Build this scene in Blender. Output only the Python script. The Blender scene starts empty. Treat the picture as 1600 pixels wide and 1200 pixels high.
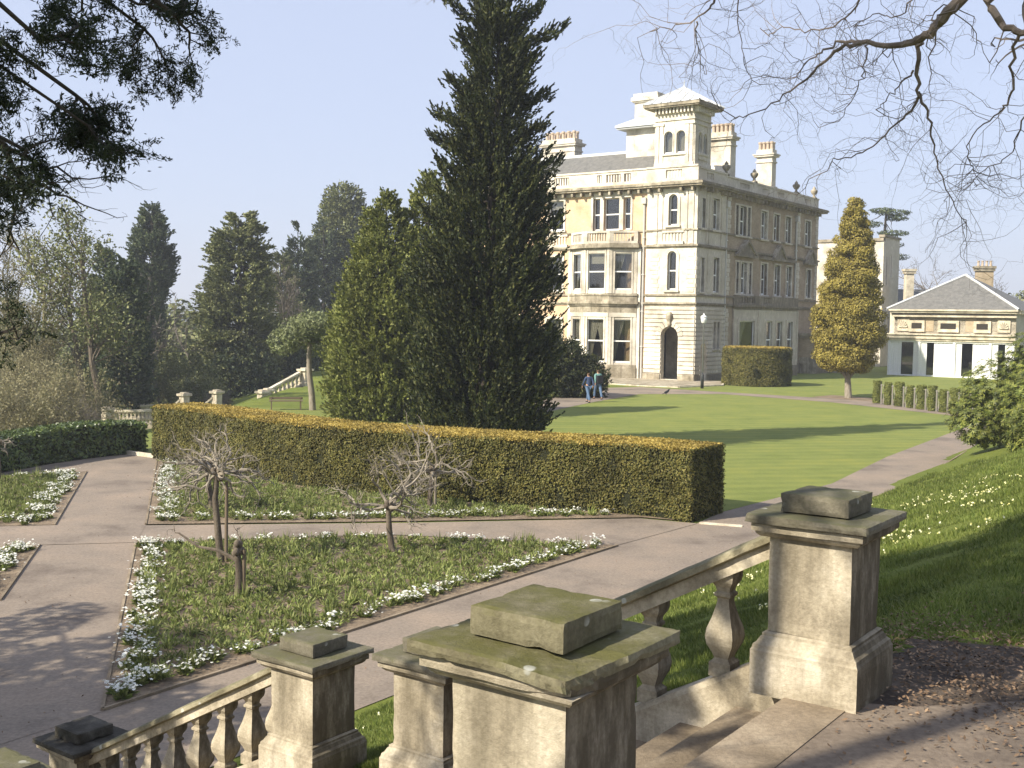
import bpy, math, random
import numpy as np
from mathutils import Matrix, Vector
sc = bpy.context.scene
COL = sc.collection
rad = math.radians

# ---------------------------------------------------------------- camera
FPX, PITCH, ROLL, CAMZ = 1750.0, rad(3.423), rad(0.866), 4.65
fw = np.array([0, math.cos(PITCH), -math.sin(PITCH)])
r0 = np.array([1.0, 0, 0]); u0 = np.cross(r0, fw)
RT = math.cos(ROLL)*r0 + math.sin(ROLL)*u0
UP = -math.sin(ROLL)*r0 + math.cos(ROLL)*u0
cam = bpy.data.cameras.new('camera'); camo = bpy.data.objects.new('camera', cam); COL.objects.link(camo)
cam.sensor_width = 36; cam.lens = FPX/1600*36; cam.clip_start = 0.1; cam.clip_end = 12000
M = Matrix((( RT[0], UP[0], -fw[0], 0), (RT[1], UP[1], -fw[1], 0), (RT[2], UP[2], -fw[2], CAMZ), (0, 0, 0, 1)))
camo.matrix_world = M
sc.camera = camo
sc.render.resolution_x, sc.render.resolution_y = 1024, 768

# ---------------------------------------------------------------- light
SUN_EL = rad(37); SUN_AZ = math.atan2(-0.534, -0.845)          # direction TO the sun
w = bpy.data.worlds.new('World'); sc.world = w; w.use_nodes = True
nt = w.node_tree; bg = nt.nodes['Background']
sky = nt.nodes.new('ShaderNodeTexSky'); sky.sky_type = 'NISHITA'; sky.sun_disc = False
sky.sun_elevation = SUN_EL; sky.sun_rotation = math.pi/2 - SUN_AZ
sky.altitude = 50; sky.air_density = 1.0; sky.dust_density = 1.2; sky.ozone_density = 3.0
hs = nt.nodes.new('ShaderNodeHueSaturation'); hs.inputs['Saturation'].default_value = .95; nt.links.new(sky.outputs[0], hs.inputs['Color']); hz = nt.nodes.new('ShaderNodeMix'); hz.data_type = 'RGBA'; hz.inputs[0].default_value = .84; hz.inputs[7].default_value = (2.22, 2.47, 3.25, 1); nt.links.new(hs.outputs[0], hz.inputs[6]); nt.links.new(hz.outputs[2], bg.inputs[0]); bg.inputs[1].default_value = 0.15
sl = bpy.data.lights.new('sun', 'SUN'); sl.energy = 4.6; sl.angle = rad(0.55); sl.color = (1.0, 0.92, 0.775)
so = bpy.data.objects.new('sun', sl); COL.objects.link(so)
sd = Vector((math.cos(SUN_AZ)*math.cos(SUN_EL), math.sin(SUN_AZ)*math.cos(SUN_EL), math.sin(SUN_EL)))
so.rotation_euler = sd.to_track_quat('Z', 'Y').to_euler(); so.location = sd*60
sc.view_settings.view_transform = 'Standard'; sc.view_settings.look = 'None'
sc.view_settings.exposure = 0.88; sc.view_settings.gamma = 1
sc.cycles.use_denoising = True
sc.cycles.max_bounces = 6; sc.cycles.diffuse_bounces = 3; sc.cycles.glossy_bounces = 3
sc.cycles.transmission_bounces = 3; sc.cycles.transparent_max_bounces = 8; sc.cycles.volume_bounces = 0
sc.cycles.caustics_reflective = False; sc.cycles.caustics_refractive = False

# ---------------------------------------------------------------- plan geometry
def ray(x, y): return fw + (x-800)/FPX*RT - (y-600)/FPX*UP
def gp(x, y, z=0.0):                       # plan point on level z seen at photo pixel x,y (used to lay out the ground plan)
    d = ray(x, y); t = (z-CAMZ)/d[2]; return np.array([d[0]*t, d[1]*t, z])
def at(x, y, Y):                           # point at depth Y
    d = ray(x, y); t = Y/d[1]; return np.array([d[0]*t, Y, d[2]*t+CAMZ])
YAW = rad(144.2)
AU = np.array([math.cos(YAW), math.sin(YAW), 0.0])     # down the stairs
AV = np.array([-AU[1], AU[0], 0.0])
def UV(u, v, z=0.0): return AU*u + AV*v + np.array([0, 0, z])

# ---------------------------------------------------------------- mesh helpers
class G:
    def __init__(s): s.V = []; s.q = []; s.t = []; s.n = 0; s.p = []
    def add(s, V, q=None, t=None, polys=None):
        V = np.asarray(V, float).reshape(-1, 3)
        if q is not None and len(q): s.q.append(np.asarray(q, int).reshape(-1, 4)+s.n)
        if t is not None and len(t): s.t.append(np.asarray(t, int).reshape(-1, 3)+s.n)
        if polys: s.p += [[i+s.n for i in p] for p in polys]
        s.V.append(V); s.n += len(V); return s
    def box(s, x0, x1, y0, y1, z0, z1, f=None):
        V = np.array([(x, y, z) for x in (x0, x1) for y in (y0, y1) for z in (z0, z1)], float)
        if f is not None: V = f(V)
        return s.add(V, [(0,1,3,2),(4,6,7,5),(0,4,5,1),(2,3,7,6),(0,2,6,4),(1,5,7,3)])
    def prism(s, poly, z0, z1, f=None):    # poly: list of (x,y); extruded along z
        n = len(poly); P = np.array(poly, float)
        V = np.vstack([np.c_[P, np.full(n, z0)], np.c_[P, np.full(n, z1)]])
        if f is not None: V = f(V)
        q = [(i, (i+1) % n, (i+1) % n+n, i+n) for i in range(n)]
        return s.add(V, q, polys=[list(range(n))[::-1], list(range(n, 2*n))])
    def lathe(s, prof, n=12, c=(0, 0, 0), rot=0.0, sx=1.0, sy=1.0):
        m = len(prof); a = np.arange(n)*2*math.pi/n+rot
        V = np.array([[c[0]+r*math.cos(t)*sx, c[1]+r*math.sin(t)*sy, c[2]+z] for r, z in prof for t in a])
        q = [(j*n+i, j*n+(i+1) % n, (j+1)*n+(i+1) % n, (j+1)*n+i) for j in range(m-1) for i in range(n)]
        return s.add(V, q, polys=[list(range(n))[::-1], list(range((m-1)*n, m*n))])
    def sq(s, prof, c=(0, 0, 0), ang=0.0, kx=1.0, ky=1.0):      # square lathe: prof of (halfwidth, z)
        P = [(r*math.sqrt(2), z) for r, z in prof]
        m = len(P); n = 4; a = [math.pi/4+i*math.pi/2 for i in range(4)]
        V = []
        for r, z in P:
            for t in a:
                x, y = r*math.cos(t)*kx, r*math.sin(t)*ky
                V.append([c[0]+x*math.cos(ang)-y*math.sin(ang), c[1]+x*math.sin(ang)+y*math.cos(ang), c[2]+z])
        q = [(j*n+i, j*n+(i+1) % n, (j+1)*n+(i+1) % n, (j+1)*n+i) for j in range(m-1) for i in range(n)]
        return s.add(V, q, polys=[list(range(n))[::-1], list(range((m-1)*n, m*n))])
    def tube(s, P, R, n=5):
        P = np.asarray(P, float); m = len(P); R = np.asarray(R, float)
        T = np.gradient(P, axis=0); T /= np.linalg.norm(T, axis=1)[:, None]+1e-9
        ref = np.array([0.31, 0.22, 0.92]) if abs(T[:, 2]).mean() < .8 else np.array([1.0, .13, .1])
        A = np.cross(T, ref); A /= np.linalg.norm(A, axis=1)[:, None]+1e-9; B = np.cross(T, A)
        t = np.arange(n)*2*math.pi/n
        V = P[:, None]+R[:, None, None]*(np.cos(t)[None, :, None]*A[:, None]+np.sin(t)[None, :, None]*B[:, None])
        i = np.arange(n); j = np.arange(m-1)[:, None]
        q = np.stack([j*n+i, j*n+(i+1) % n, (j+1)*n+(i+1) % n, (j+1)*n+i], -1).reshape(-1, 4)
        return s.add(V.reshape(-1, 3), q)
    def blades(s, c, t, wv):               # rhombic leaves: centre, half-length vector, half-width vector
        V = np.stack([c-t, c+wv-t*.15, c+t, c-wv-t*.15], 1).reshape(-1, 3)
        return s.add(V, np.arange(len(c)*4).reshape(-1, 4))
    def spikes(s, base, tip, wv):
        V = np.stack([base-wv, base+wv, tip], 1).reshape(-1, 3)
        return s.add(V, t=np.arange(len(base)*3).reshape(-1, 3))
    def mark(s): s.marks = getattr(s, 'marks', []); s.marks.append((len(s.V), len(s.q), len(s.t), len(s.p), s.n)); return s
    def build_each(s, name, mat, parent=None):     # one object for every marked group of pieces
        M_ = s.marks+[(len(s.V), len(s.q), len(s.t), len(s.p), s.n)]
        for a, b in zip(M_[:-1], M_[1:]):
            if a[0] == b[0]: continue
            h = G(); h.V = s.V[a[0]:b[0]]; h.q = [x-a[4] for x in s.q[a[1]:b[1]]]; h.t = [x-a[4] for x in s.t[a[2]:b[2]]]; h.p = [[i-a[4] for i in x] for x in s.p[a[3]:b[3]]]; h.build(name, mat, parent)
    def build(s, name, mat, parent=None, smooth=False):
        V = np.vstack(s.V) if s.V else np.zeros((0, 3))
        Q = np.vstack(s.q) if s.q else np.zeros((0, 4), int); Tt = np.vstack(s.t) if s.t else np.zeros((0, 3), int)
        pl = [i for p in s.p for i in p]; pn = [len(p) for p in s.p]
        loops = np.concatenate([Q.ravel(), Tt.ravel(), np.array(pl, int)])
        tot = np.concatenate([np.full(len(Q), 4), np.full(len(Tt), 3), np.array(pn, int)]).astype(int)
        st = np.concatenate([[0], np.cumsum(tot)[:-1]]) if len(tot) else np.zeros(0, int)
        me = bpy.data.meshes.new(name)
        me.vertices.add(len(V)); me.vertices.foreach_set('co', V.ravel())
        me.loops.add(len(loops)); me.loops.foreach_set('vertex_index', loops.astype(np.int32))
        me.polygons.add(len(tot)); me.polygons.foreach_set('loop_start', st.astype(np.int32)); me.polygons.foreach_set('loop_total', tot.astype(np.int32))
        me.polygons.foreach_set('use_smooth', np.full(len(tot), bool(smooth)))
        me.update(calc_edges=True); me.validate()
        me.materials.append(mat)
        o = bpy.data.objects.new(name, me); COL.objects.link(o)
        if parent is not None: o.parent = parent
        return o
def tag(o, label=None, cat=None, group=None, kind=None):
    if label: o['label'] = label
    if cat: o['category'] = cat
    if group: o['group'] = group
    if kind: o['kind'] = kind
    return o
def thing(name, loc, label, cat, group=None, rz=0.0):
    o = bpy.data.objects.new(name, None); COL.objects.link(o); o.empty_display_size = .3
    o.location = tuple(float(c) for c in loc); o.rotation_euler = (0, 0, rz)
    return tag(o, label, cat, group)
def struct(o): o['kind'] = 'structure'; return o
def children(o): return list(o.children)
def copy_tree(o, parent=None, kids=None):
    c = o.copy(); COL.objects.link(c); c.parent = parent
    for ch in (kids if kids is not None else children(o)): copy_tree(ch, c)
    return c
def local(g, loc):                         # shift geometry so that the thing's own base is its origin
    loc = np.array(loc, float); g.V = [v-loc for v in g.V]; return g

# ---------------------------------------------------------------- materials
def newmat(name):
    m = bpy.data.materials.new(name); m.use_nodes = True
    return m, m.node_tree, m.node_tree.nodes['Principled BSDF'], m.node_tree.links
def N(t, typ, **k):
    n = t.nodes.new(typ)
    for a, b in k.items(): setattr(n, a, b)
    return n
def noise(t, L, vec, scale, detail=5, rough=.6):
    n = N(t, 'ShaderNodeTexNoise'); n.inputs['Scale'].default_value = scale; n.inputs['Detail'].default_value = detail
    n.inputs['Roughness'].default_value = rough; L.new(vec, n.inputs['Vector']); return n.outputs['Fac']
def ramp(t, L, fac, stops):
    r = N(t, 'ShaderNodeValToRGB'); e = r.color_ramp.elements
    while len(e) < len(stops): e.new(.5)
    for i, (p, c) in enumerate(stops): e[i].position = p; e[i].color = (*c, 1) if len(c) == 3 else c
    L.new(fac, r.inputs[0]); return r.outputs[0]
def mix(t, L, fac, a, b, mode='MIX'):
    m = N(t, 'ShaderNodeMix', data_type='RGBA', blend_type=mode)
    for inp, val in ((m.inputs[0], fac), (m.inputs[6], a), (m.inputs[7], b)):
        if hasattr(val, 'is_linked'): L.new(val, inp)
        elif isinstance(val, (int, float)): inp.default_value = val
        else: inp.default_value = (*val, 1)
    return m.outputs[2]
def coord(t, kind='Object', scale=None, L=None):
    c = N(t, 'ShaderNodeTexCoord').outputs[kind]
    if scale is not None:
        mp = N(t, 'ShaderNodeMapping'); mp.inputs['Scale'].default_value = scale; L.new(c, mp.inputs[0]); c = mp.outputs[0]
    return c
def bump(t, L, b, h, strength=.4, dist=.02):
    n = N(t, 'ShaderNodeBump'); n.inputs['Strength'].default_value = strength; n.inputs['Distance'].default_value = dist
    L.new(h, n.inputs['Height']); L.new(n.outputs[0], b.inputs['Normal'])
def rock(name, stops, scale=3, stops2=None, scale2=.6, mode='MULTIPLY', rough=.85, bs=40, bstr=.4, bd=.01, zs=1.0, spec=.25):
    m, t, b, L = newmat(name); c = coord(t, 'Object', (1, 1, zs), L)
    col = ramp(t, L, noise(t, L, c, scale, 8, .65), stops)
    if stops2: col = mix(t, L, 1.0, col, ramp(t, L, noise(t, L, c, scale2, 6, .6), stops2), mode)
    L.new(col, b.inputs['Base Color']); b.inputs['Roughness'].default_value = rough
    b.inputs['Specular IOR Level'].default_value = spec
    bump(t, L, b, noise(t, L, coord(t), bs, 8, .7), bstr, bd)
    return m
def plain(name, c, rough=.6, metal=0.0, spec=.4):
    m, t, b, L = newmat(name); b.inputs['Base Color'].default_value = (*c, 1); b.inputs['Roughness'].default_value = rough
    b.inputs['Metallic'].default_value = metal; b.inputs['Specular IOR Level'].default_value = spec
    f = noise(t, L, coord(t), 9, 4); col = mix(t, L, f, tuple(x*.8 for x in c), tuple(min(1, x*1.15) for x in c)); L.new(col, b.inputs['Base Color'])
    return m
def foliage(name, cols, ns=.7, transl=.25, rough=.6, spec=.25, dark=.55):
    m, t, b, L = newmat(name); g = N(t, 'ShaderNodeNewGeometry')
    c = coord(t)
    col = ramp(t, L, g.outputs['Random Per Island'], [(i/(len(cols)-1) if len(cols) > 1 else 0, x) for i, x in enumerate(cols)])
    v = ramp(t, L, noise(t, L, c, ns, 4, .6), [(.32, (dark,)*3), (.66, (1.25,)*3)])
    col = mix(t, L, 1.0, col, v, 'MULTIPLY')
    L.new(col, b.inputs['Base Color']); b.inputs['Roughness'].default_value = rough; b.inputs['Specular IOR Level'].default_value = spec
    if transl > 0:
        tr = N(t, 'ShaderNodeBsdfTranslucent'); L.new(col, tr.inputs[0]); ms = N(t, 'ShaderNodeMixShader'); ms.inputs[0].default_value = transl
        L.new(b.outputs[0], ms.inputs[1]); L.new(tr.outputs[0], ms.inputs[2]); L.new(ms.outputs[0], t.nodes['Material Output'].inputs[0])
    return m
MT = {}
def stone_mat(name, light, mid, dark, moss=None, scale=3.0, streak=None, algae_shade=None):
    m, t, b, L = newmat(name); c = coord(t)
    f = noise(t, L, c, scale, 9, .68)
    col = ramp(t, L, f, [(.28, dark), (.5, mid), (.68, light)])
    col = mix(t, L, 1.0, col, ramp(t, L, noise(t, L, c, scale*.45, 5, .55), [(.34, (.68, .66, .62)), (.6, (1.12, 1.11, 1.1))]), 'MULTIPLY')
    sp = noise(t, L, c, scale*16, 4, .6)
    col = mix(t, L, 1.0, col, ramp(t, L, sp, [(.3, (.86,)*3), (.6, (1.05,)*3)]), 'MULTIPLY')
    if streak:
        cs = coord(t, 'Object', (2.2, 2.2, .22), L)
        col = mix(t, L, ramp(t, L, noise(t, L, cs, 2.0, 6, .6), [(.5, (0, 0, 0)), (.72, (.85,)*3)]), col, streak)
    if algae_shade:  # brown stain plus painted shade on sides turned away from the sun
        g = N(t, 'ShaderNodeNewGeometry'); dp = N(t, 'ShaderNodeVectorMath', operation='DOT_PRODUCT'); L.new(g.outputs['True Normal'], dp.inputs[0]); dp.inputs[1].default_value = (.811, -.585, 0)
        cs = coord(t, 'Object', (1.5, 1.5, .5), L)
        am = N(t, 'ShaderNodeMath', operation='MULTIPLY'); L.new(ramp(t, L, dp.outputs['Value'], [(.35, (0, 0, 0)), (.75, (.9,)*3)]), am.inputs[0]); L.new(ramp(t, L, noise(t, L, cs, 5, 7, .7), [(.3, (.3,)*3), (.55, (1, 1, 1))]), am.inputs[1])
        col = mix(t, L, am.outputs[0], col, algae_shade)
    if moss:   # lichen and moss grow on faces that look up
        g = N(t, 'ShaderNodeNewGeometry'); sx = N(t, 'ShaderNodeSeparateXYZ'); L.new(g.outputs['True Normal'], sx.inputs[0])
        up = N(t, 'ShaderNodeMath', operation='MULTIPLY'); L.new(ramp(t, L, sx.outputs[2], [(.2, (0.16,)*3), (.6, (1, 1, 1))]), up.inputs[0])
        L.new(ramp(t, L, noise(t, L, c, 5, 7, .7), [(.36, (.25,)*3), (.58, (1, 1, 1))]), up.inputs[1])
        col = mix(t, L, up.outputs[0], col, moss)
        v = N(t, 'ShaderNodeTexVoronoi'); v.inputs['Scale'].default_value = 9; L.new(c, v.inputs['Vector'])
        li = ramp(t, L, v.outputs['Distance'], [(.16, (1, 1, 1)), (.2, (0, 0, 0))])
        gate = ramp(t, L, noise(t, L, c, 2.4, 2), [(.55, (0, 0, 0)), (.6, (.8,)*3)])
        mm = N(t, 'ShaderNodeMath', operation='MULTIPLY'); L.new(li, mm.inputs[0]); L.new(gate, mm.inputs[1])
        col = mix(t, L, mm.outputs[0], col, (.5, .5, .44))
    L.new(col, b.inputs['Base Color']); b.inputs['Roughness'].default_value = .88; b.inputs['Specular IOR Level'].default_value = .2
    ad = N(t, 'ShaderNodeMath', operation='ADD'); L.new(noise(t, L, c, 60, 8, .75), ad.inputs[0]); L.new(noise(t, L, c, 9, 6, .7), ad.inputs[1])
    bump(t, L, b, ad.outputs[0], .6, .012)
    return m
MT['pier'] = stone_mat('weathered_limestone', (.60, .54, .43), (.46, .405, .305), (.23, .195, .14), scale=3.2, streak=(.13, .11, .075), algae_shade=(.08, .064, .04))
MT['pier_cap'] = stone_mat('mossy_limestone', (.32, .295, .20), (.20, .18, .12), (.085, .075, .05), moss=(.105, .10, .035), scale=4)
MT['dark_cap'] = stone_mat('dark_weathered_limestone', (.27, .245, .19), (.17, .155, .12), (.075, .068, .052), moss=(.12, .115, .06), scale=4)
MT['shade_cap'] = stone_mat('shade_dark_limestone', (.10, .095, .08), (.06, .055, .045), (.03, .028, .022), scale=5)  # darker stone, with the bottom pier's shade put into the cap colour
MT['rail'] = stone_mat('lichened_limestone', (.42, .38, .26), (.28, .25, .17), (.13, .12, .08), moss=(.15, .14, .08), scale=4)
MT['step'] = stone_mat('worn_step_stone', (.34, .28, .20), (.25, .20, .14), (.15, .12, .085), scale=2.5)
MT['house_stone'] = stone_mat('cream_ashlar', (.82, .78, .69), (.72, .67, .57), (.44, .38, .30), scale=.9, streak=None, algae_shade=(.40, .355, .285))
MT['house_dark'] = stone_mat('weathered_cornice_stone', (.58, .52, .41), (.38, .335, .25), (.17, .145, .10), scale=1.6, streak=(.13, .11, .08), algae_shade=(.15, .125, .09))
MT['far_stone'] = stone_mat('pale_balustrade_stone', (.72, .67, .54), (.6, .54, .42), (.36, .3, .22), scale=2)
MT['asphalt'] = rock('worn_asphalt', [(.3, (.19, .156, .122)), (.7, (.295, .246, .197))], 22, [(.32, (.62, .60, .60)), (.46, (.92, .91, .90)), (.7, (1.18, 1.12, 1.06))], .55, rough=.9, bs=90, bstr=.5, bd=.006)
MT['landing'] = rock('dusty_asphalt', [(.3, (.15, .122, .098)), (.7, (.25, .208, .165))], 30, [(.3, (.6, .58, .56)), (.65, (1.15, 1.1, 1.02))], 1.1, rough=.9, bs=90, bstr=.6, bd=.008)
MT['soil'] = rock('garden_soil', [(.3, (.14, .10, .065)), (.7, (.36, .28, .19))], 14, [(.3, (.55,)*3), (.65, (1.15,)*3)], 1.3, bs=25, bstr=1, bd=.04)
MT['earth'] = rock('bare_earth', [(.3, (.06, .045, .032)), (.7, (.15, .115, .085))], 12, [(.3, (.55,)*3), (.65, (1.2,)*3)], 2.3, bs=30, bstr=1, bd=.03)
MT['bark'] = rock('bark', [(.3, (.07, .055, .04)), (.7, (.19, .155, .115))], 8, rough=.9, bs=30, bstr=.8, bd=.02, zs=.3)
MT['bark_pale'] = rock('pale_bark', [(.3, (.16, .135, .10)), (.7, (.36, .315, .25))], 8, rough=.9, bs=30, bstr=.6, bd=.01, zs=.4)
MT['bark_dark'] = rock('dark_bark', [(.3, (.035, .03, .025)), (.7, (.09, .075, .06))], 10, rough=.9, bs=30, bstr=.8, bd=.02, zs=.3)
MT['bark_green'] = rock('mossy_bark', [(.3, (.06, .06, .03)), (.7, (.15, .14, .08))], 6, rough=.9, bs=30, bstr=.8, bd=.02, zs=.3)
MT['limb'] = rock('brown_limb_bark', [(.3, (.12, .095, .075)), (.7, (.27, .22, .175))], 6, rough=.9)
MT['twig'] = rock('grey_twigs', [(.3, (.10, .085, .07)), (.7, (.20, .175, .145))], 1.5, rough=.9)
MT['twig_olive'] = rock('budding_twigs', [(.3, (.15, .135, .075)), (.7, (.27, .24, .14))], 1.5, rough=.9)
MT['slate'] = rock('slate', [(.3, (.12, .12, .11)), (.7, (.22, .21, .19))], 3, [(.35, (.7,)*3), (.7, (1.2,)*3)], 18, rough=.7, bs=30, bstr=.5, bd=.02)
MT['lead'] = plain('pale_lead', (.62, .63, .62), .5)
MT['white'] = plain('white_paint', (.80, .80, .77), .5)
MT['curtain'] = plain('curtain_cloth', (.62, .60, .52), .9)
MT['pot'] = plain('chimney_pot_clay', (.50, .40, .30), .85)
MT['iron'] = plain('dark_iron', (.03, .033, .03), .5)
MT['galv'] = plain('grey_pole_paint', (.30, .31, .31), .5)
MT['pipe'] = plain('painted_pipe', (.52, .50, .46), .6)
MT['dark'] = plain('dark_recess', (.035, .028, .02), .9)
MT['wood'] = plain('aged_timber', (.16, .12, .08), .8)
MT['stake'] = plain('silvered_stake', (.30, .28, .23), .85)

def brick(name, c1, c2, mortar, sc_=1.0, w=.24, h=.085):
    m, t, b, L = newmat(name); c = coord(t); sx = N(t, 'ShaderNodeSeparateXYZ'); L.new(c, sx.inputs[0])
    ad = N(t, 'ShaderNodeMath', operation='ADD'); L.new(sx.outputs[0], ad.inputs[0]); L.new(sx.outputs[1], ad.inputs[1])
    cb = N(t, 'ShaderNodeCombineXYZ'); L.new(ad.outputs[0], cb.inputs[0]); L.new(sx.outputs[2], cb.inputs[1])
    br = N(t, 'ShaderNodeTexBrick'); L.new(cb.outputs[0], br.inputs['Vector'])
    br.inputs['Color1'].default_value = (*c1, 1); br.inputs['Color2'].default_value = (*c2, 1); br.inputs['Mortar'].default_value = (*mortar, 1)
    br.inputs['Scale'].default_value = 1.0; br.inputs['Brick Width'].default_value = w; br.inputs['Row Height'].default_value = h; br.inputs['Mortar Size'].default_value = .008
    col = mix(t, L, 1.0, br.outputs[0], ramp(t, L, noise(t, L, c, .8, 7, .65), [(.3, (.72, .70, .66)), (.65, (1.1, 1.1, 1.1))]), 'MULTIPLY')
    L.new(col, b.inputs['Base Color']); b.inputs['Roughness'].default_value = .9; b.inputs['Specular IOR Level'].default_value = .15
    return m
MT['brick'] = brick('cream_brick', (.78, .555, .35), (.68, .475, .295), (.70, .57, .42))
MT['brick_tan'] = brick('tan_brick', (.46, .37, .25), (.38, .30, .20), (.44, .37, .27))

def glass(name):
    m, t, b, L = newmat(name)
    b.inputs['Base Color'].default_value = (.02, .022, .022, 1); b.inputs['Roughness'].default_value = .04; b.inputs['Specular IOR Level'].default_value = .6
    tr = N(t, 'ShaderNodeBsdfTransparent'); tr.inputs[0].default_value = (.75, .75, .72, 1)
    ms = N(t, 'ShaderNodeMixShader'); fr = N(t, 'ShaderNodeMath', operation='POWER'); lw_ = N(t, 'ShaderNodeLayerWeight'); L.new(lw_.outputs['Facing'], fr.inputs[0]); fr.inputs[1].default_value = 3.0
    ad = N(t, 'ShaderNodeMath', operation='ADD'); ad.inputs[1].default_value = .09; L.new(fr.outputs[0], ad.inputs[0])
    gl = N(t, 'ShaderNodeBsdfGlossy'); gl.inputs['Roughness'].default_value = .03; gl.inputs[0].default_value = (.85, .85, .85, 1)
    L.new(ad.outputs[0], ms.inputs[0]); L.new(tr.outputs[0], ms.inputs[1]); L.new(gl.outputs[0], ms.inputs[2])
    L.new(ms.outputs[0], t.nodes['Material Output'].inputs[0]); return m
MT['glass'] = glass('window_glass')

def grass_mat(name, stripes=False, c1=(.085, .115, .022), c2=(.19, .215, .05)):
    m, t, b, L = newmat(name); c = coord(t)
    col = ramp(t, L, noise(t, L, c, 28, 6, .75), [(.3, c1), (.7, c2)])
    col = mix(t, L, 1.0, col, ramp(t, L, noise(t, L, c, .5, 9, .72), [(.3, (.74, .80, .72)), (.5, (1.0, 1.0, .98)), (.7, (1.22, 1.12, .95))]), 'MULTIPLY')
    if stripes:
        mp = N(t, 'ShaderNodeMapping'); mp.inputs['Rotation'].default_value = (0, 0, rad(-12)); L.new(c, mp.inputs[0])
        wv = N(t, 'ShaderNodeTexWave'); wv.inputs['Scale'].default_value = .36; wv.inputs['Distortion'].default_value = 2.2; wv.bands_direction = 'Y'
        wv.inputs['Detail'].default_value = 1; L.new(mp.outputs[0], wv.inputs['Vector'])
        col = mix(t, L, 1.0, col, ramp(t, L, wv.outputs['Fac'], [(.25, (.93, .95, .93)), (.8, (1.07, 1.06, 1.03))]), 'MULTIPLY')
    L.new(col, b.inputs['Base Color']); b.inputs['Roughness'].default_value = .9; b.inputs['Specular IOR Level'].default_value = .1
    bump(t, L, b, noise(t, L, c, 45, 5, .7), .8, .03)
    return m
MT['grass'] = grass_mat('rough_grass'); MT['lawn'] = grass_mat('mown_lawn', True, (.14, .168, .042), (.245, .268, .085))
F = {}
F['grass'] = foliage('grass_blades', [(.075, .115, .02), (.155, .195, .038), (.24, .265, .075)], 1.2, .3)
F['yew'] = foliage('dark_conifer_leaves', [(.018, .028, .009), (.045, .058, .016), (.12, .122, .036)], .8, .12, dark=.4)
F['thuja'] = foliage('yellow_green_leaves', [(.10, .122, .027), (.19, .208, .05), (.295, .305, .088)], .8, .2)
F['golden'] = foliage('golden_cypress_leaves', [(.165, .14, .028), (.31, .25, .05), (.42, .345, .09)], 1.1, .15)
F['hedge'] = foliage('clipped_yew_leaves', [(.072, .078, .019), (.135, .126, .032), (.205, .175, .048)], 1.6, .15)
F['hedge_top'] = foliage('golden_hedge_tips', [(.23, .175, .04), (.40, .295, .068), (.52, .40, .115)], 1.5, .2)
F['laurel'] = foliage('laurel_leaves', [(.035, .06, .015), (.09, .13, .03), (.16, .20, .05)], 2, .15, .35, .5)
F['rhodo'] = foliage('rhododendron_leaves', [(.055, .08, .012), (.14, .165, .03), (.25, .26, .055)], 1.5, .2, .5, .3)
F['olive'] = foliage('pale_olive_leaves', [(.10, .125, .05), (.19, .215, .09), (.27, .29, .14)], 1.2, .2)
F['far'] = foliage('distant_evergreen_leaves', [(.09, .11, .04), (.17, .185, .068), (.27, .27, .12)], .35, .15)
F['far_dark'] = foliage('distant_dark_leaves', [(.034, .054, .028), (.075, .10, .045), (.14, .16, .075)], .35, .1)
F['bud'] = foliage('spring_buds', [(.20, .17, .09), (.28, .25, .13), (.34, .31, .18)], .5, .3)
F['bed'] = foliage('bedding_leaves', [(.105, .145, .035), (.20, .24, .062), (.32, .335, .125)], 1.5, .2)
F['petal'] = foliage('white_petals', [(.74, .74, .58), (.82, .82, .76), (.85, .85, .83)], 3, .15, .6, .2, .9)
F['yellow'] = foliage('pale_yellow_petals', [(.72, .66, .22), (.80, .77, .42), (.84, .82, .62)], 3, .15, .6, .2, .9)
F['litter'] = foliage('fallen_leaf_litter', [(.09, .06, .035), (.20, .13, .08), (.32, .23, .15)], 3, 0, .8, .1)
# ================================================================ terrain
UT = np.array([[60, 8.8], [-7, 8.8], [-9.6, 8.84], [-15.6, 8.8], [-20.5, 9.05], [-30, 9.4], [-42, 10.2], [-70, 12]])
def utoe(v): return np.interp(-v, -UT[:, 0], UT[:, 1])
def terrain(x, y):
    x = np.asarray(x, float); y = np.asarray(y, float)
    u = AU[0]*x+AU[1]*y; v = AV[0]*x+AV[1]*y
    ut = utoe(v); t = np.clip((ut-u)/(ut-2.0), 0, 1)
    z = 2.78*t
    z = np.where(u < 1.7, 2.78, np.minimum(z, 2.78))
    z = z+np.where(u < -4, np.clip((-4-u)*.12, 0, 5), 0)
    cor = (v < -2.75) & (v > -5.5) & (u > 1.75) & (u < 9.0)
    z = np.where(cor, z-.42, z)
    z = np.where((u < 1.9) & (v > -6.2), z-.004, z)
    # ground falls away beyond the left edge of the terrace
    xe = np.interp(y, [-30, 10, 31, 36, 73, 120, 300], [-19, -17, -15.5, -13.9, -13.9, -20, -60])
    d = np.clip(xe-x, 0, None)
    drop = -np.minimum(d*.34, 2.4)-np.clip(d-14, 0, 60)*.10-np.clip(d-80, 0, 800)*.03
    drop = drop*np.clip((y-12)/14, 0, 1)
    # ground also falls away far behind everything, towards the valley
    z = z+drop-np.clip((y-150), 0, 600)*.04
    return z
def tz(x, y): return float(terrain(x, y))
def spaced(a, b, step, far, ratio=1.25):
    c = list(np.arange(a, b+1e-6, step)); s = step
    while c[-1] < far: s *= ratio; c.append(c[-1]+s)
    s = step; lo = [c[0]]
    while lo[-1] > -far: s *= ratio; lo.append(lo[-1]-s)
    return np.array(lo[1:][::-1]+c)
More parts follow.
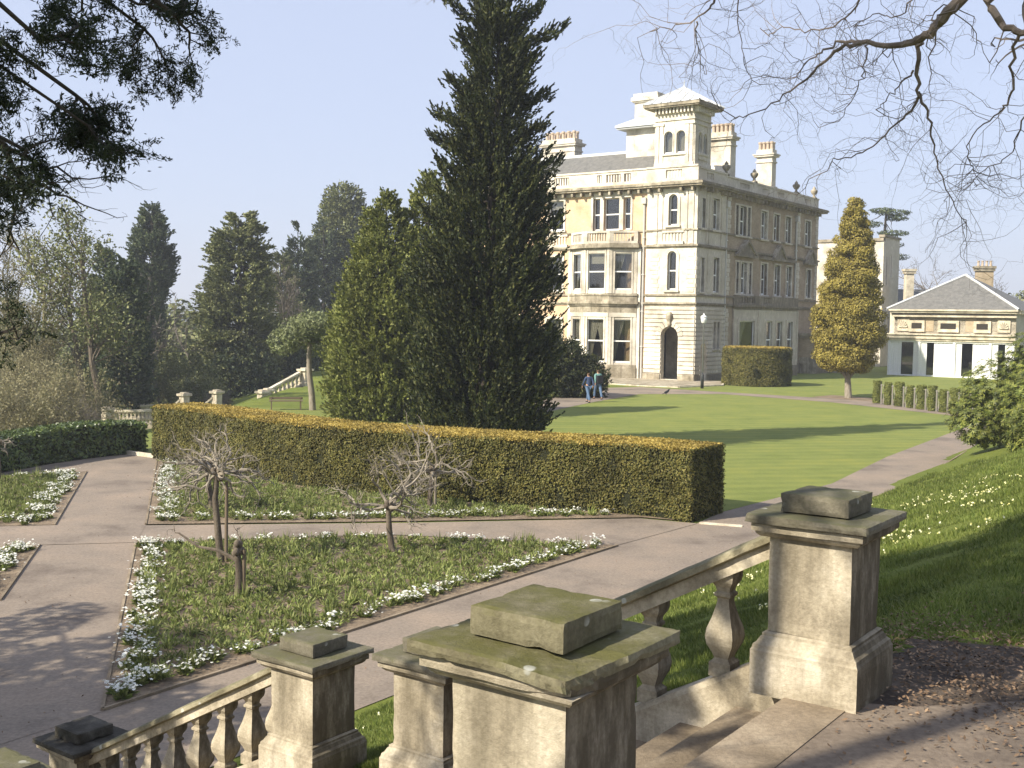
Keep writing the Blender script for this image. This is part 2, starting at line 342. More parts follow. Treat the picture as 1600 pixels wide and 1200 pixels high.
# the terrain sheet is laid out along the stair axis so that the bank, crest and stair slot fall on its lines
gu = spaced(-12, 40, .5, 4500); gv = spaced(-90, 6, 1.0, 4500)
gu = np.unique(np.round(np.concatenate([gu, [1.7, 1.749, 1.76, 1.99, 8.99, 9.01, 8.8]]), 3))
gv = np.unique(np.round(np.concatenate([gv, np.arange(-30, 1, .5), [-2.755, -2.745, -5.495, -5.505, -6.21]]), 3))
Ug, Vg = np.meshgrid(gu, gv, indexing='ij')
X = AU[0]*Ug+AV[0]*Vg; Yg = AU[1]*Ug+AV[1]*Vg
Zg = terrain(X, Yg)
rngz = np.random.default_rng(3)
rough = (Ug < 8.7) & (Ug > 2.2) & (Vg < -5.9)
Zg = Zg+np.where(rough, rngz.normal(0, .018, Zg.shape), 0)
ni, nj = Ug.shape
I = (np.arange(ni-1)[:, None]*nj+np.arange(nj-1)[None, :]).ravel()
struct(G().add(np.stack([X, Yg, Zg], -1).reshape(-1, 3), np.stack([I, I+nj, I+nj+1, I+1], -1)).build('ground', MT['grass'], smooth=False))
_o = bpy.data.objects['ground']

def sheet(name, pts, z, mat, kind='structure', label=None):
    P = [(p[0], p[1]) for p in pts]; g = G()
    g.add([(x, y, z) for x, y in P], polys=[list(range(len(P)))])
    o = g.build(name, mat)
    bm_fix(o); struct(o); return o
def bm_fix(o):
    import bmesh
    bm = bmesh.new(); bm.from_mesh(o.data); bmesh.ops.triangulate(bm, faces=bm.faces[:]); bmesh.ops.recalc_face_normals(bm, faces=bm.faces[:])
    for f in bm.faces:
        if f.normal.z < 0: f.normal_flip()
    bm.to_mesh(o.data); bm.free()
g2 = lambda x, y: tuple(gp(x, y)[:2])
uv2 = lambda u, v: tuple(UV(u, v)[:2])
# mown lawn
lawn_near = [(1127, 806), (1300, 757), (1385, 715), (1500, 672)]
sheet('lawn', [uv2(11.5, -24.0), g2(1127, 800), g2(1300, 757), g2(1385, 715), g2(1500, 672), g2(1514, 663), g2(1513, 655), g2(1500, 651), g2(1300, 629), g2(1130, 616), g2(1000, 616), g2(925, 628), g2(850, 645), (-4, 55), (-13.8, 55), (-13.8, 37.0), (-9, 34.2), (-4.8, 30.7), (0, 29)], .006, MT['lawn'])
sheet('verge', [g2(850, 636), g2(905, 608), g2(960, 603), g2(1090, 610), g2(1300, 624), g2(1365, 627), g2(1513, 650), (32, 62), (46, 96), (30, 106), (22, 99), (12, 82), (3, 88), (-8, 88), (-8, 62)][::-1], .004, MT['lawn'])
# garden paths
sheet('path', [uv2(9.0, -3), uv2(9.0, -10), uv2(8.95, -16), uv2(9.1, -20.5), g2(1365, 779), g2(1417, 765), g2(1510, 704), g2(1560, 676), g2(1540, 655), g2(1500, 671), g2(1385, 714.5), g2(1300, 756), g2(1127, 801), g2(1090, 818), uv2(11.5, -19.8), uv2(11.38, -13), uv2(11.3, -7.6), uv2(11.3, -3)], .010, MT['asphalt'])
sheet('path', [uv2(11.25, -7.7), uv2(14.74, -10.28), uv2(19.05, -13.62), uv2(20.49, -14.91), g2(245, 720), g2(238, 712), g2(190, 711), g2(100, 722), g2(0, 740), (-19, 26), g2(0, 748), g2(135, 738), g2(85, 822), g2(62, 853), g2(0, 940), (-9.6, 15.6), uv2(12.4, -5.2), uv2(11.2, -4)], .014, MT['asphalt'])
sheet('path', [g2(228, 822), g2(640, 818), g2(1000, 811), g2(1090, 819), g2(965, 853), g2(600, 836), g2(212, 849)], .018, MT['asphalt'])
sheet('path', [g2(62, 853), g2(0, 858), (-20, 20.3), (-20, 23.0), g2(0, 822), g2(85, 822), g2(228, 822), g2(212, 849)], .022, MT['asphalt'])
sheet('path', [g2(1560, 660), g2(1500, 651), g2(1300, 629), g2(1130, 616), g2(1000, 616), g2(925, 629), g2(850, 645), (-3, 58), (-3, 70), g2(870, 617), g2(905, 607), g2(1000, 605), g2(1097, 611), g2(1300, 623), g2(1365, 628), g2(1513, 645), g2(1560, 652)], .014, MT['asphalt'])
sheet('path', [g2(1268, 620.5), g2(1300, 617.5), g2(1365, 622), g2(1510, 641), g2(1513, 646), g2(1365, 628.5), g2(1300, 623.5)], .012, MT['soil'])
# flower beds
BEDS = {
 'near': [g2(212, 850), g2(600, 838), g2(965, 854), g2(630, 961), g2(160, 1112), g2(190, 960)],
 'far': [g2(245, 721), g2(228, 821), g2(640, 816), g2(1003, 810), g2(1086, 817), g2(1000, 807), g2(900, 799), g2(760, 789), g2(640, 779), g2(500, 766), g2(400, 748)],
 'left far': [g2(135, 738), g2(85, 822), g2(0, 824), (-20, 23.2), (-20, 30), g2(0, 745)],
 'left near': [g2(62, 853), g2(0, 857), (-20, 20.1), (-20, 12), (-9.8, 15.6), g2(0, 940)]}
for k, P in BEDS.items(): sheet('flower_bed', P, .030, MT['soil'])
# kerbs: thin raised edging along the path sides of the beds
def edging(P, w=.04, h=.045, name='kerb', m=None):
    g = G()
    for (x0, y0), (x1, y1) in zip(P[:-1], P[1:]):
        d = np.array([x1-x0, y1-y0]); L_ = np.hypot(*d); d /= L_; n = np.array([-d[1], d[0]])
        g.box(0, L_, -w/2, w/2, -.05, h, lambda V: np.c_[x0+V[:, 0]*d[0]+V[:, 1]*n[0], y0+V[:, 0]*d[1]+V[:, 1]*n[1], V[:, 2]])
    return struct(g.build(name, m or MT['step']))
edging([g2(212, 850), g2(190, 960), g2(160, 1112), g2(630, 961), g2(965, 854)])
edging([g2(245, 721), g2(228, 821)])
edging([g2(135, 738), g2(85, 822)]); edging([g2(62, 853), g2(0, 940)])
edging([g2(190, 709), g2(242, 716)], .12, .13, m=MT['far_stone'])
edging([g2(1093, 819), g2(1160, 824)], .07, .05, m=MT['far_stone'])
edging([g2(1195, 862), g2(1365, 778), g2(1417, 764), g2(1510, 706)], .05, .05)
# pale paved apron in front of the mansion door
HO = gp(1082, 597); 
sheet('pavement', [g2(900, 596.5), g2(1000, 603), g2(1060, 605.5), g2(1128, 602.5), g2(1131, 597), tuple((HO+AV*-.5)[:2]), tuple((HO+AU*14)[:2])], .09, MT['house_dark'])
edging([g2(900, 597), g2(1000, 603.5), g2(1060, 606), g2(1128, 603), g2(1131, 597)], .2, .088, m=MT['far_stone'])
# landing path at the top of the stairs and bare earth beside it
_l = sheet('path', [uv2(1.95, -2.6), uv2(1.95, -5.3), uv2(1.55, -5.45), uv2(1.1, -5.92), uv2(-3.0, -8.6), uv2(-9, -9), uv2(-9, 4), uv2(1.95, 4)], 2.792, MT['landing'])
# distant hills beyond the valley
def hill(ctr, r, h, seed):
    rg = np.random.default_rng(seed); n = 80; g = G(); rows = []
    a = np.linspace(math.atan2(ctr[1], ctr[0])-r, math.atan2(ctr[1], ctr[0])+r, n); D = np.hypot(*ctr)
    prof = h*(np.sin(np.linspace(0, math.pi, n))**.6)*(1+.18*np.sin(np.linspace(0, 9, n)+seed)+.05*np.cumsum(rg.normal(0, .3, n))/3)
    for k, (dd, f) in enumerate(((-500, 0), (-260, .55), (0, 1), (300, .7), (900, 0))):
        rows.append(np.c_[np.cos(a)*(D+dd), np.sin(a)*(D+dd), -45+np.clip(prof, 0, None)*f])
    V = np.vstack(rows); q = [(j*n+i, j*n+i+1, (j+1)*n+i+1, (j+1)*n+i) for j in range(4) for i in range(n-1)]
    g.add(V, q); return g
MT['hill'] = rock('wooded_hillside', [(.3, (.05, .07, .03)), (.7, (.12, .13, .06))], .02)
struct(hill((-1500, 2700), .55, 105, 1).build('hills', MT['hill'], smooth=True))
struct(hill((1700, 3300), .6, 70, 5).build('hills', MT['hill'], smooth=True))
# ================================================================ stone stairs in the foreground
def chip(g, seed, amt=.006, damage=None):
    rg = np.random.default_rng(seed)
    return g
def rough_box(x0, x1, y0, y1, z0, z1, step=.05, amt=.004, seed=0, bev=.008, bite=None, taper=0.0, chips=0):
    """a worn stone block: subdivided faces, rounded and chipped edges"""
    nx = max(2, int((x1-x0)/step)); ny = max(2, int((y1-y0)/step)); nz = max(2, int((z1-z0)/step))
    import bmesh
    bm = bmesh.new(); idx = {}
    X_ = np.linspace(x0, x1, nx+1); Y_ = np.linspace(y0, y1, ny+1); Z_ = np.linspace(z0, z1, nz+1)
    V = []; Q = []
    def vid(i, j, k):
        key = (i, j, k)
        if key not in idx: idx[key] = len(V); V.append((X_[i], Y_[j], Z_[k]))
        return idx[key]
    for i in range(nx):
        for j in range(ny):
            for k in (0, nz): Q.append((vid(i, j, k), vid(i+1, j, k), vid(i+1, j+1, k), vid(i, j+1, k)))
    for i in range(nx):
        for k in range(nz):
            for j in (0, ny): Q.append((vid(i, j, k), vid(i+1, j, k), vid(i+1, j, k+1), vid(i, j, k+1)))
    for j in range(ny):
        for k in range(nz):
            for i in (0, nx): Q.append((vid(i, j, k), vid(i, j+1, k), vid(i, j+1, k+1), vid(i, j, k+1)))
    bm.free()
    V = np.array(V); rg = np.random.default_rng(seed)
    c = np.array([(x0+x1)/2, (y0+y1)/2, (z0+z1)/2]); h = np.array([(x1-x0)/2, (y1-y0)/2, (z1-z0)/2])
    D = h-np.abs(V-c)                                      # distance from each face
    near = (D < bev*.5).sum(1)
    V = V-np.sign(V-c)*(near[:, None] >= 2)*(D < bev*.5)*bev*.6*(1+.35*np.sin(V.sum(1, keepdims=True)*9+seed))
    V = V+rg.normal(0, amt*.12, V.shape)
    for k in range(chips):                                  # knocks along the arrises
        ax = rg.integers(0, 3); sg = rg.choice([-1, 1], 3); pt = c+h*sg; pt[ax] = c[ax]+h[ax]*rg.uniform(-.9, .9); rr_ = rg.uniform(.02, .045)
        f = np.clip(1-np.linalg.norm(V-pt, axis=1)/rr_, 0, 1); dv = -sg*np.array([1, 1, 1.0]); dv[ax] = 0; V = V+dv*f[:, None]*rg.uniform(.003, .008)
    if taper: V[:, :2] = c[:2]+(V[:, :2]-c[:2])*(1-taper*((V[:, 2:3]-z0)/(z1-z0)))
    if bite is not None:
        b, r, s = np.array(bite[0]), bite[1], bite[2]
        d = np.linalg.norm((V-b)*np.array([1, 1, .8]), axis=1); f = np.clip(1-d/r, 0, 1)
        V = V+(np.array(s)[None])*f[:, None]**.7*(1+rg.normal(0, .06, (len(V), 1)))
    return V, Q
PIERH = .91
def pier(pos_uv, ztop, label, base_ext=0.0, seed=1, broken=False):
    capm = MT['pier_cap'] if broken else MT['shade_cap' if ztop < 1 or base_ext < 0 else 'dark_cap']
    u, v = pos_uv; zb = ztop-PIERH-base_ext
    t = thing('stone_pier', UV(u, v, zb), label, 'stone pier', 'stone piers of the stair balustrade', rz=YAW)
    H = PIERH+base_ext; S = .312
    g = G(); V, Q = rough_box(-.176, .176, -.176, .176, H+.004, H+.102, .022, .004, seed, .007, chips=9); g.add(V, Q)
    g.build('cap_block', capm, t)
    bite = ((-S-.01, S-.02, H-.02), .26, (.06, -.035, -.03)) if broken else None
    g = G(); V, Q = rough_box(-S, S, -S, S, H-.045, H, .02, .004, seed+1, .006, bite, chips=14); 
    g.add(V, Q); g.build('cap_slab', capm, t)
    g = G(); V, Q = rough_box(-S+.028, S-.028, -S+.028, S-.028, H-.088, H-.046, .03, .003, seed+2, .005, ((-S, S, H-.06), .2, (.04, -.045, .0)) if broken else None); g.add(V, Q)
    g.sq([(.245, H-.115), (.262, H-.1), (.266, H-.0885)])
    g.build('cap_moulding', MT['pier'], t)
    g = G(); V, Q = rough_box(-.212, .212, -.212, .212, base_ext+.31, H-.112, .04, .003, seed+3, .006, chips=5); g.add(V, Q); g.build('shaft', MT['pier'], t)
    g = G(); b = base_ext
    g.sq([(.272, 0), (.272, b+.222), (.266, b+.232), (.262, b+.25), (.248, b+.262), (.236, b+.285), (.228, b+.292), (.228, b+.305), (.214, b+.312)])
    V, Q = rough_box(-.276, .276, -.276, .276, .0, b+.22, .04, .004, seed+4, .007, chips=8); g.add(V, Q)
    g.build('pedestal', MT['pier'], t)
    return t
PA = (1.98, -5.47); PB = (1.92, -2.87); PC = (4.56, -5.56); PD = (5.76, -5.60); PE = (8.61, -5.62); PF = (5.62, -3.12)
pier(PA, 3.694, 'pier at the head of the stairs beside the grass bank', .0, 11)
pier(PB, 3.663, 'nearest and largest pier, its mossy cap chipped at the front corner', .0, 21, True)
pier(PC, 2.47, 'stone pier at the foot of the upper flight, mostly hidden behind the nearest pier', .32, 31)
pier(PD, 2.25, 'free-standing sunlit stone pier where the lower flight of balusters begins', .0, 41)
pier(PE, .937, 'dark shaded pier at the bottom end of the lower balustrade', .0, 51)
pier(PF, 2.14, 'pier whose cap only shows in the bottom left corner', .0, 61)

BAL = [(.062, 0), (.062, .075), (.050, .085), (.040, .098), (.052, .13), (.074, .175), (.080, .215), (.074, .26), (.054, .32), (.040, .375), (.034, .405),
       (.034, .425), (.047, .437), (.047, .452), (.037, .462), (.041, .485), (.060, .515), (.066, .54), (.066, .60)]
def balustrade(u0, u1, v, z0, z1, n, label, off=.5):
    """z0/z1: height of the rail top at u0/u1"""
    base = UV(u0, v, z0-.9); t = thing('stone_balustrade', base, label, 'balustrade', 'sloping stone balustrades of the stairs', rz=YAW)
    L_ = u1-u0; sl = (z1-z0)/L_; ang = math.atan(sl)
    def shear(V): V = V.copy(); V[:, 2] += V[:, 0]*sl; return V
    top = .9
    rg = np.random.default_rng(int(u0*10))
    g = G(); xs = np.linspace(0, L_, 34)
    prof = [(-.105, -.055), (-.125, -.045), (-.125, -.012), (-.10, .0), (-.03, .010), (.03, .010), (.10, .0), (.125, -.012), (.125, -.045), (.105, -.055)]
    V = np.array([(x, y, top+z) for x in xs for y, z in prof]); V[:, 1:] += rg.normal(0, .0016, (len(V), 2)); m = len(prof)
    q = [(i*m+j, i*m+(j+1) % m, (i+1)*m+(j+1) % m, (i+1)*m+j) for i in range(len(xs)-1) for j in range(m)]
    g.add(shear(V), q, polys=[list(range(m)), list(range((len(xs)-1)*m, len(xs)*m))]); g.build('top_rail', MT['rail'], t)
    g = G(); V = np.array([(x, y, top+z) for x in (0, L_) for y, z in ((-.088, -.056), (.088, -.056), (.088, -.135), (-.088, -.135))])
    g.add(shear(V), [(0, 1, 5, 4), (1, 2, 6, 5), (2, 3, 7, 6), (3, 0, 4, 7)]); g.build('under_rail', MT['pier'], t)
    g = G(); V = np.array([(x, y, top+z) for x in (-.1, L_+.1) for y, z in ((-.115, -.69), (-.10, -.66), (.10, -.66), (.115, -.69), (.115, -1.16), (-.115, -1.16))])
    g.add(shear(V), [(i, (i+1) % 6, (i+1) % 6+6, i+6) for i in range(6)], polys=[list(range(6)), list(range(6, 12))])
    g.build('plinth', MT['pier'], t)
    first = None
    for k in range(n):
        x = L_*(k+off)/n
        if first is None:
            g = G(); P = BAL
            g.sq(P)
            first = g.build('baluster', MT['pier'], t); o = first
        else:
            o = first.copy(); COL.objects.link(o); o.parent = t
        o.location = (x, 0, top-.135-.585+.055+x*sl-.005); o.rotation_euler = (0, 0, 0)
    return t
ca = .312*0+.25
balustrade(PA[0]+.2, PC[0]-.2, -5.52, 3.694-.075-.02, 2.47-.075+.02, 5, 'balustrade descending behind the nearest pier, grass seen between its balusters', .82)
balustrade(PD[0]+.2, PE[0]-.2, -5.61, 2.25-.075-.02, .937-.075+.02, 8, 'balustrade descending to the bottom left corner above the flower bed')
# flights of steps
def flight(u0, z0, n, rise, tread, v0, v1, label):
    t = G()
    for k in range(n):
        zt = z0-rise*(k+1); ua = u0+tread*k
        t.box(ua-.12, ua+tread+.025, v0, v1, zt-.5, zt, lambda V: V[:, :1]*AU+V[:, 1:2]*AV+np.array([0, 0, 1])*V[:, 2:3])
    loc = UV(u0, (v0+v1)/2, z0-rise*n); local(t, loc); o = t.build('stone_steps', MT['step']); o.location = tuple(loc)
    tag(o, label, 'steps'); return o
flight(2.06, 2.78, 9, .160, .325, -5.46, -2.95, 'upper flight of worn stone steps descending between the two nearest piers')
g = G(); g.box(4.98, 6.02, -5.4, -2.7, 1.0, 1.345, lambda V: V[:, :1]*AU+V[:, 1:2]*AV+np.array([0, 0, 1])*V[:, 2:3]); struct(g.build('stair_landing', MT['step']))
flight(6.02, 1.345, 8, .165, .325, -5.49, -3.0, 'lower flight of stone steps leading down to the garden path')
g = G(); g.box(1.76, 2.065, -5.28, -2.6, 2.5, 2.797, lambda V: V[:, :1]*AU+V[:, 1:2]*AV+np.array([0, 0, 1])*V[:, 2:3]); 
loc = UV(1.9, -4, 2.5); local(g, loc); o = g.build('threshold_stone', MT['step']); o.location = tuple(loc); struct(o)

# far terraces: pale balustrades and piers seen over the hedges
def far_pier(p, h, label, w=.30):
    t = thing('terrace_pier', p, label, 'stone pier', 'pale piers of the far terraces', rz=YAW)
    G().sq([(w*.92, 0), (w*.92, h*.22), (w*.72, h*.26), (w*.72, h*.86)]).build('shaft', MT['far_stone'], t)
    G().sq([(w*.8, h*.862), (w*1.1, h*.9), (w*1.1, h), (w*.6, h+.001), (w*.6, h+.08)]).build('cap', MT['far_stone'], t)
def far_bal(p0, p1, h, n, label):
    p0 = np.array(p0, float); p1 = np.array(p1, float); d = p1-p0; L_ = np.hypot(d[0], d[1]); sl = d[2]/L_
    t = thing('terrace_balustrade', p0, label, 'balustrade', None, rz=math.atan2(d[1], d[0]))
    def sh(V): V = V.copy(); V[:, 2] += V[:, 0]*sl; return V
    G().box(0, L_, -.13, .13, h-.13, h, sh).build('top_rail', MT['far_stone'], t)
    G().box(0, L_, -.13, .13, -.3, .16, sh).build('plinth', MT['far_stone'], t)
    f = None
    for k in range(n):
        if f is None:
            s = (h-.29)/.6; f = G().sq([(r*1.25, z*s) for r, z in BAL]).build('baluster', MT['far_stone'], t); o = f
        else: o = f.copy(); COL.objects.link(o); o.parent = t
        x = L_*(k+.5)/n; o.location = (x, 0, .16+x*sl)
Yp = 72.0
def ap(x, y, Y, dz=0): p = at(x, y, Y); p[2] += dz; return p
s_top = ap(472, 576, 72, -1.1); s_bot = ap(414, 608, 69, -1.1)
far_pier(ap(477, 576, 72, -1.12), 1.1, 'pale pier at the top of the far sloping balustrade beside the tree trunk', .36)
far_pier(ap(418, 606, 69, -1.2), 1.1, 'pale pier at the bottom of the far sloping balustrade, the rear one of two')
far_pier(ap(410, 611, 66, -1.2), 1.2, 'pale pier at the bottom of the far sloping balustrade, the front one of two')
far_bal(s_bot, s_top, 1.0, 9, 'pale balustrade sloping up to the right beyond the hedge, beside the tree trunk')
far_pier(ap(339, 611, 68, -1.3), 1.3, 'pale pier over the curved hedge, right one of two with a rail falling left')
far_pier(ap(288, 615, 68, -1.3), 1.3, 'pale pier over the curved hedge, left one of two with a rail falling left')
far_bal(ap(305, 640, 68, -1.0), ap(333, 618, 68, -1.0), .95, 5, 'short stair rail falling left from the right pier over the hedge')
far_bal(ap(262, 640, 68, -1.0), ap(282, 621, 68, -1.0), .95, 5, 'short stair rail falling left from the left pier over the hedge')
far_pier(ap(167, 637, 66, -1.3), 1.3, 'pale sunlit pier at the left end of the level far balustrade', .34)
far_bal(ap(172, 640, 66, -.98), ap(250, 639, 66, -.98), .95, 13, 'level balustrade standing above the low laurel hedge')
far_pier(ap(222, 632, 74, -1.0), 1.0, 'low pale pier with a broad cap behind the level far balustrade', .5)
# ================================================================ mansion
AH = math.atan2(AV[1]*-1, AV[0]*-1)          # local +X runs along the shaded right front, +Y along the sunlit left front
HOUSE = thing('mansion', (HO[0], HO[1], 0), 'large three-storey cream stone mansion with a corner belvedere tower and canted bay', 'mansion', rz=AH)
class Face:
    def __init__(s, o, d, n): s.o = np.array([*o, 0.0]); s.d = np.array([*d, 0.0]); s.n = np.array([*n, 0.0])
    def f(s, V): return s.o+V[:, :1]*s.d+V[:, 1:2]*s.n+np.array([0, 0, 1.0])*V[:, 2:3]
    def box(s, g, s0, s1, z0, z1, o0, o1): g.box(s0, s1, o0, o1, z0, z1, s.f); return g
    def poly(s, g, pts, o0, o1):            # pts (s,z) convex
        n = len(pts); V = np.array([(a, o0, b) for a, b in pts]+[(a, o1, b) for a, b in pts])
        g.add(s.f(V), [(i, (i+1) % n, (i+1) % n+n, i+n) for i in range(n)], polys=[list(range(n)), list(range(n, 2*n))[::-1]]); return g
FL = Face((0, 0), (0, 1), (-1, 0)); FR = Face((0, 0), (1, 0), (0, -1))
def wall(face, g, s0, s1, z0, z1, openings, t=.4, o=0.0):
    """openings: (s0,s1,z0,z1,arch)"""
    ops = [(max(a, s0), min(b, s1), max(c, z0), min(d, z1), e) for a, b, c, d, e in openings]
    cuts = sorted({s0, s1, *[x[0] for x in ops], *[x[1] for x in ops]})
    for a, b in zip(cuts[:-1], cuts[1:]):
        if b-a < 1e-4: continue
        hs = sorted([(c, d) for x0, x1, c, d, e in ops if x0 < b-1e-4 and x1 > a+1e-4]); zc = z0
        for c, d in hs:
            if c > zc+1e-4: face.box(g, a, b, zc, c, o-t, o)
            zc = max(zc, d)
        if zc < z1-1e-4: face.box(g, a, b, zc, z1, o-t, o)
    for a, b, c, d, e in ops:
        if e: spandrel(face, g, a, b, d, o-t, o)
def spandrel(face, g, a, b, ztop, o0, o1, n=7):
    r = (b-a)/2; cx = (a+b)/2; zs = ztop-r
    for sg in (-1, 1):
        for i in range(n):
            t0, t1 = math.pi/2*i/n, math.pi/2*(i+1)/n
            x0, x1 = cx+sg*r*math.cos(t0), cx+sg*r*math.cos(t1); y0, y1 = zs+r*math.sin(t0), zs+r*math.sin(t1)
            face.poly(g, [(x0, y0), (x1, y1), (x1, ztop), (x0, ztop)], o0, o1)
def sash(face, s0, s1, z0, z1, arch=False, o=0.0, depth=.22, curtain=None, mid=.5, bars=0, blind=False, fw_=.07):
    """white sash window: frame part with pane and curtain as its own pieces"""
    g = G(); d0, d1 = o-depth-.06, o-depth
    zt = z1-(s1-s0)/2 if arch else z1
    face.box(g, s0, s0+fw_, z0, zt, d0, d1); face.box(g, s1-fw_, s1, z0, zt, d0, d1)
    face.box(g, s0+fw_, s1-fw_, z0, z0+.13, d0, d1)
    if not arch: face.box(g, s0+fw_, s1-fw_, z1-fw_, z1, d0, d1)
    else:
        r = (s1-s0)/2; cx = (s0+s1)/2
        for i in range(12):
            a0, a1 = math.pi*i/12, math.pi*(i+1)/12
            face.poly(g, [(cx+(r-fw_)*math.cos(a0), zt+(r-fw_)*math.sin(a0)), (cx+r*math.cos(a0), zt+r*math.sin(a0)), (cx+r*math.cos(a1), zt+r*math.sin(a1)), (cx+(r-fw_)*math.cos(a1), zt+(r-fw_)*math.sin(a1))], d0, d1)
    zm = z0+(z1-z0)*mid
    face.box(g, s0+fw_, s1-fw_, zm-.05, zm+.05, d0-.02, d1+.03)
    for k in range(bars):
        x = s0+(s1-s0)*(k+1)/(bars+1); face.box(g, x-.02, x+.02, z0+.13, z1-fw_, d0+.01, d1-.01)
    w_ = g.build('window', MT['white'], HOUSE if not hasattr(face, 'own') else face.own)
    g = G(); face.poly(g, [(s0+.03, z0+.03), (s1-.03, z0+.03), (s1-.03, zt-.02), (s0+.03, zt-.02)], d0+.018, d0+.026)
    if arch:
        r = (s1-s0)/2-.03; cx = (s0+s1)/2; P = [(cx+r*math.cos(math.pi*i/12), zt-.02+r*math.sin(math.pi*i/12)) for i in range(13)]
        face.poly(g, P, d0+.018, d0+.026)
    g.build('pane', MT['glass'], w_)
    if curtain:
        g = G(); n = 16
        for side in curtain:       # 'l','r','f' (full width), 'b' (blind at the top)
            wd = s1-s0
            if side == 'b':
                face.box(g, s0+.05, s1-.05, z0+(z1-z0)*(.35 if blind else .72), z1-.03, d0-.16, d0-.14); continue
            xs = np.linspace(0, 1, n); pts = []
            full = {'l': (.0, .62), 'r': (1.0, .38), 'f': (0, 1)}[side]
            for k, zf in enumerate((0.0, .3, .6, 1.0)):
                lo = full[0]; hi = full[1]
                if side != 'f': hi = full[0]+(full[1]-full[0])*(.25+.75*zf**1.3)
                for q_ in xs: pts.append((s0+wd*(lo+(hi-lo)*q_), d0-.2+.04*math.sin(q_*26), z0+.02+(z1-z0-.05)*zf))
            q = [(j*n+i, j*n+i+1, (j+1)*n+i+1, (j+1)*n+i) for j in range(3) for i in range(n-1)]
            g.add(face.f(np.array(pts)), q)
        g.build('curtain', MT['curtain'], w_)
    return w_
def surround(g, face, s0, s1, z0, z1, w_=.18, o=0.0, p=.06, sill=True, arch=False):
    g.mark()
    if not arch:
        face.box(g, s0-w_, s0, z0, z1, o-.2, o+p); face.box(g, s1, s1+w_, z0, z1, o-.2, o+p); face.box(g, s0-w_, s1+w_, z1, z1+w_, o-.2, o+p+.003)
    else:
        zt = z1-(s1-s0)/2; face.box(g, s0-w_, s0, z0, zt, o-.2, o+p); face.box(g, s1, s1+w_, z0, zt, o-.2, o+p)
        r = (s1-s0)/2; cx = (s0+s1)/2
        for i in range(12):
            a0, a1 = math.pi*i/12, math.pi*(i+1)/12
            face.poly(g, [(cx+r*math.cos(a0), zt+r*math.sin(a0)), (cx+(r+w_)*math.cos(a0), zt+(r+w_)*math.sin(a0)), (cx+(r+w_)*math.cos(a1), zt+(r+w_)*math.sin(a1)), (cx+r*math.cos(a1), zt+r*math.sin(a1))], o-.2, o+p)
    if sill: face.box(g, s0-w_-.06, s1+w_+.06, z0-.14, z0, o-.2, o+p+.1)
LW, RW = 24.0, 24.7
# ---- window schedule
Lw = [  # s0,s1,z0,z1,arch,curtain
 (11.75, 13.25, 11.65, 14.0, 0, 'b'), (8.35, 8.98, 11.5, 14.0, 0, 'l'), (6.62, 7.98, 11.5, 14.0, 0, ''), (5.6, 6.22, 11.5, 14.0, 0, ''),
 (11.8, 13.2, 6.8, 9.55, 0, 'l'), (11.8, 13.2, 1.3, 4.55, 0, 'l'),
 (17.0, 18.4, 11.65, 14.0, 0, 'b'), (17.0, 18.4, 6.8, 9.55, 0, 'r'), (17.0, 18.4, 1.3, 4.55, 0, 'l'), (20.6, 22.0, 11.65, 14.0, 0, ''), (20.6, 22.0, 6.8, 9.55, 0, 'l')]
TW = 4.1; TO = .13                       # corner tower width along the left front and how far it stands proud
Lt = [(1.50, 2.24, 11.68, 14.02, 1, ''), (1.50, 2.24, 6.85, 9.78, 1, ''), (1.22, 2.64, .12, 4.12, 1, None)]
Rt = [(2.45, 3.55, 11.5, 13.85, 0, 'r'), (.55, 1.15, 11.5, 13.7, 0, ''), (2.75, 3.75, 6.75, 9.4, 0, ''), (.6, 1.2, 6.75, 9.3, 0, ''), (3.0, 3.45, 2.45, 4.5, 0, ''), (3.65, 4.1, 2.45, 4.5, 0, ''), (.85, 1.9, .12, 2.9, 1, None)]
Rm = [(7.55, 8.75, 11.4, 13.75, 0, ''), (6.75, 7.3, 11.4, 13.75, 0, ''), (9.0, 9.55, 11.4, 13.75, 0, ''), (11.75, 12.95, 11.4, 13.7, 0, ''), (14.35, 15.5, 11.4, 13.65, 0, ''), (16.9, 18.05, 11.4, 13.65, 0, ''),
      (8.0, 9.15, 6.8, 9.3, 0, ''), (7.1, 7.6, 6.8, 9.3, 0, ''), (9.55, 10.05, 6.8, 9.3, 0, ''), (12.0, 13.2, 6.8, 9.4, 0, ''), (14.8, 15.95, 6.8, 9.4, 0, ''), (17.4, 18.5, 6.8, 9.4, 0, ''),
      (21.4, 22.7, 11.4, 13.65, 0, ''), (22.0, 23.1, 6.8, 9.3, 0, '')]
gb = G()                                   # brick walls
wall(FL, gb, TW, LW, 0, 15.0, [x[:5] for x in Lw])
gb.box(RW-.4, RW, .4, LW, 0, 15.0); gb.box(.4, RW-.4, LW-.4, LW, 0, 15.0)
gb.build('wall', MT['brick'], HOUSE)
MT['brick_soot_shade'] = brick('soot_shade_brick', (.36, .285, .20), (.29, .225, .155), (.30, .25, .19)); gr = G(); wall(FR, gr, TW+.7, RW, 0, 15.0, [x[:5] for x in Rm]); gr.build('wall', MT['brick_soot_shade'], HOUSE)  # cream brick copied darker: soot plus this front's shade in the colour
gt = G(); TR = TW+.7
FLt = Face((-TO, -TO), (0, 1), (-1, 0)); FRt = Face((-TO, -TO), (1, 0), (0, -1))
sh = lambda L_, d: [(a+d, b+d, c, e, f) for a, b, c, e, f, *_ in L_]
wall(FLt, gt, 0, TW+TO, 0, 15.0, sh(Lt, TO), t=.5)
wall(FRt, gt, .5, TR+TO, 0, 15.0, sh(Rt, TO), t=.5)
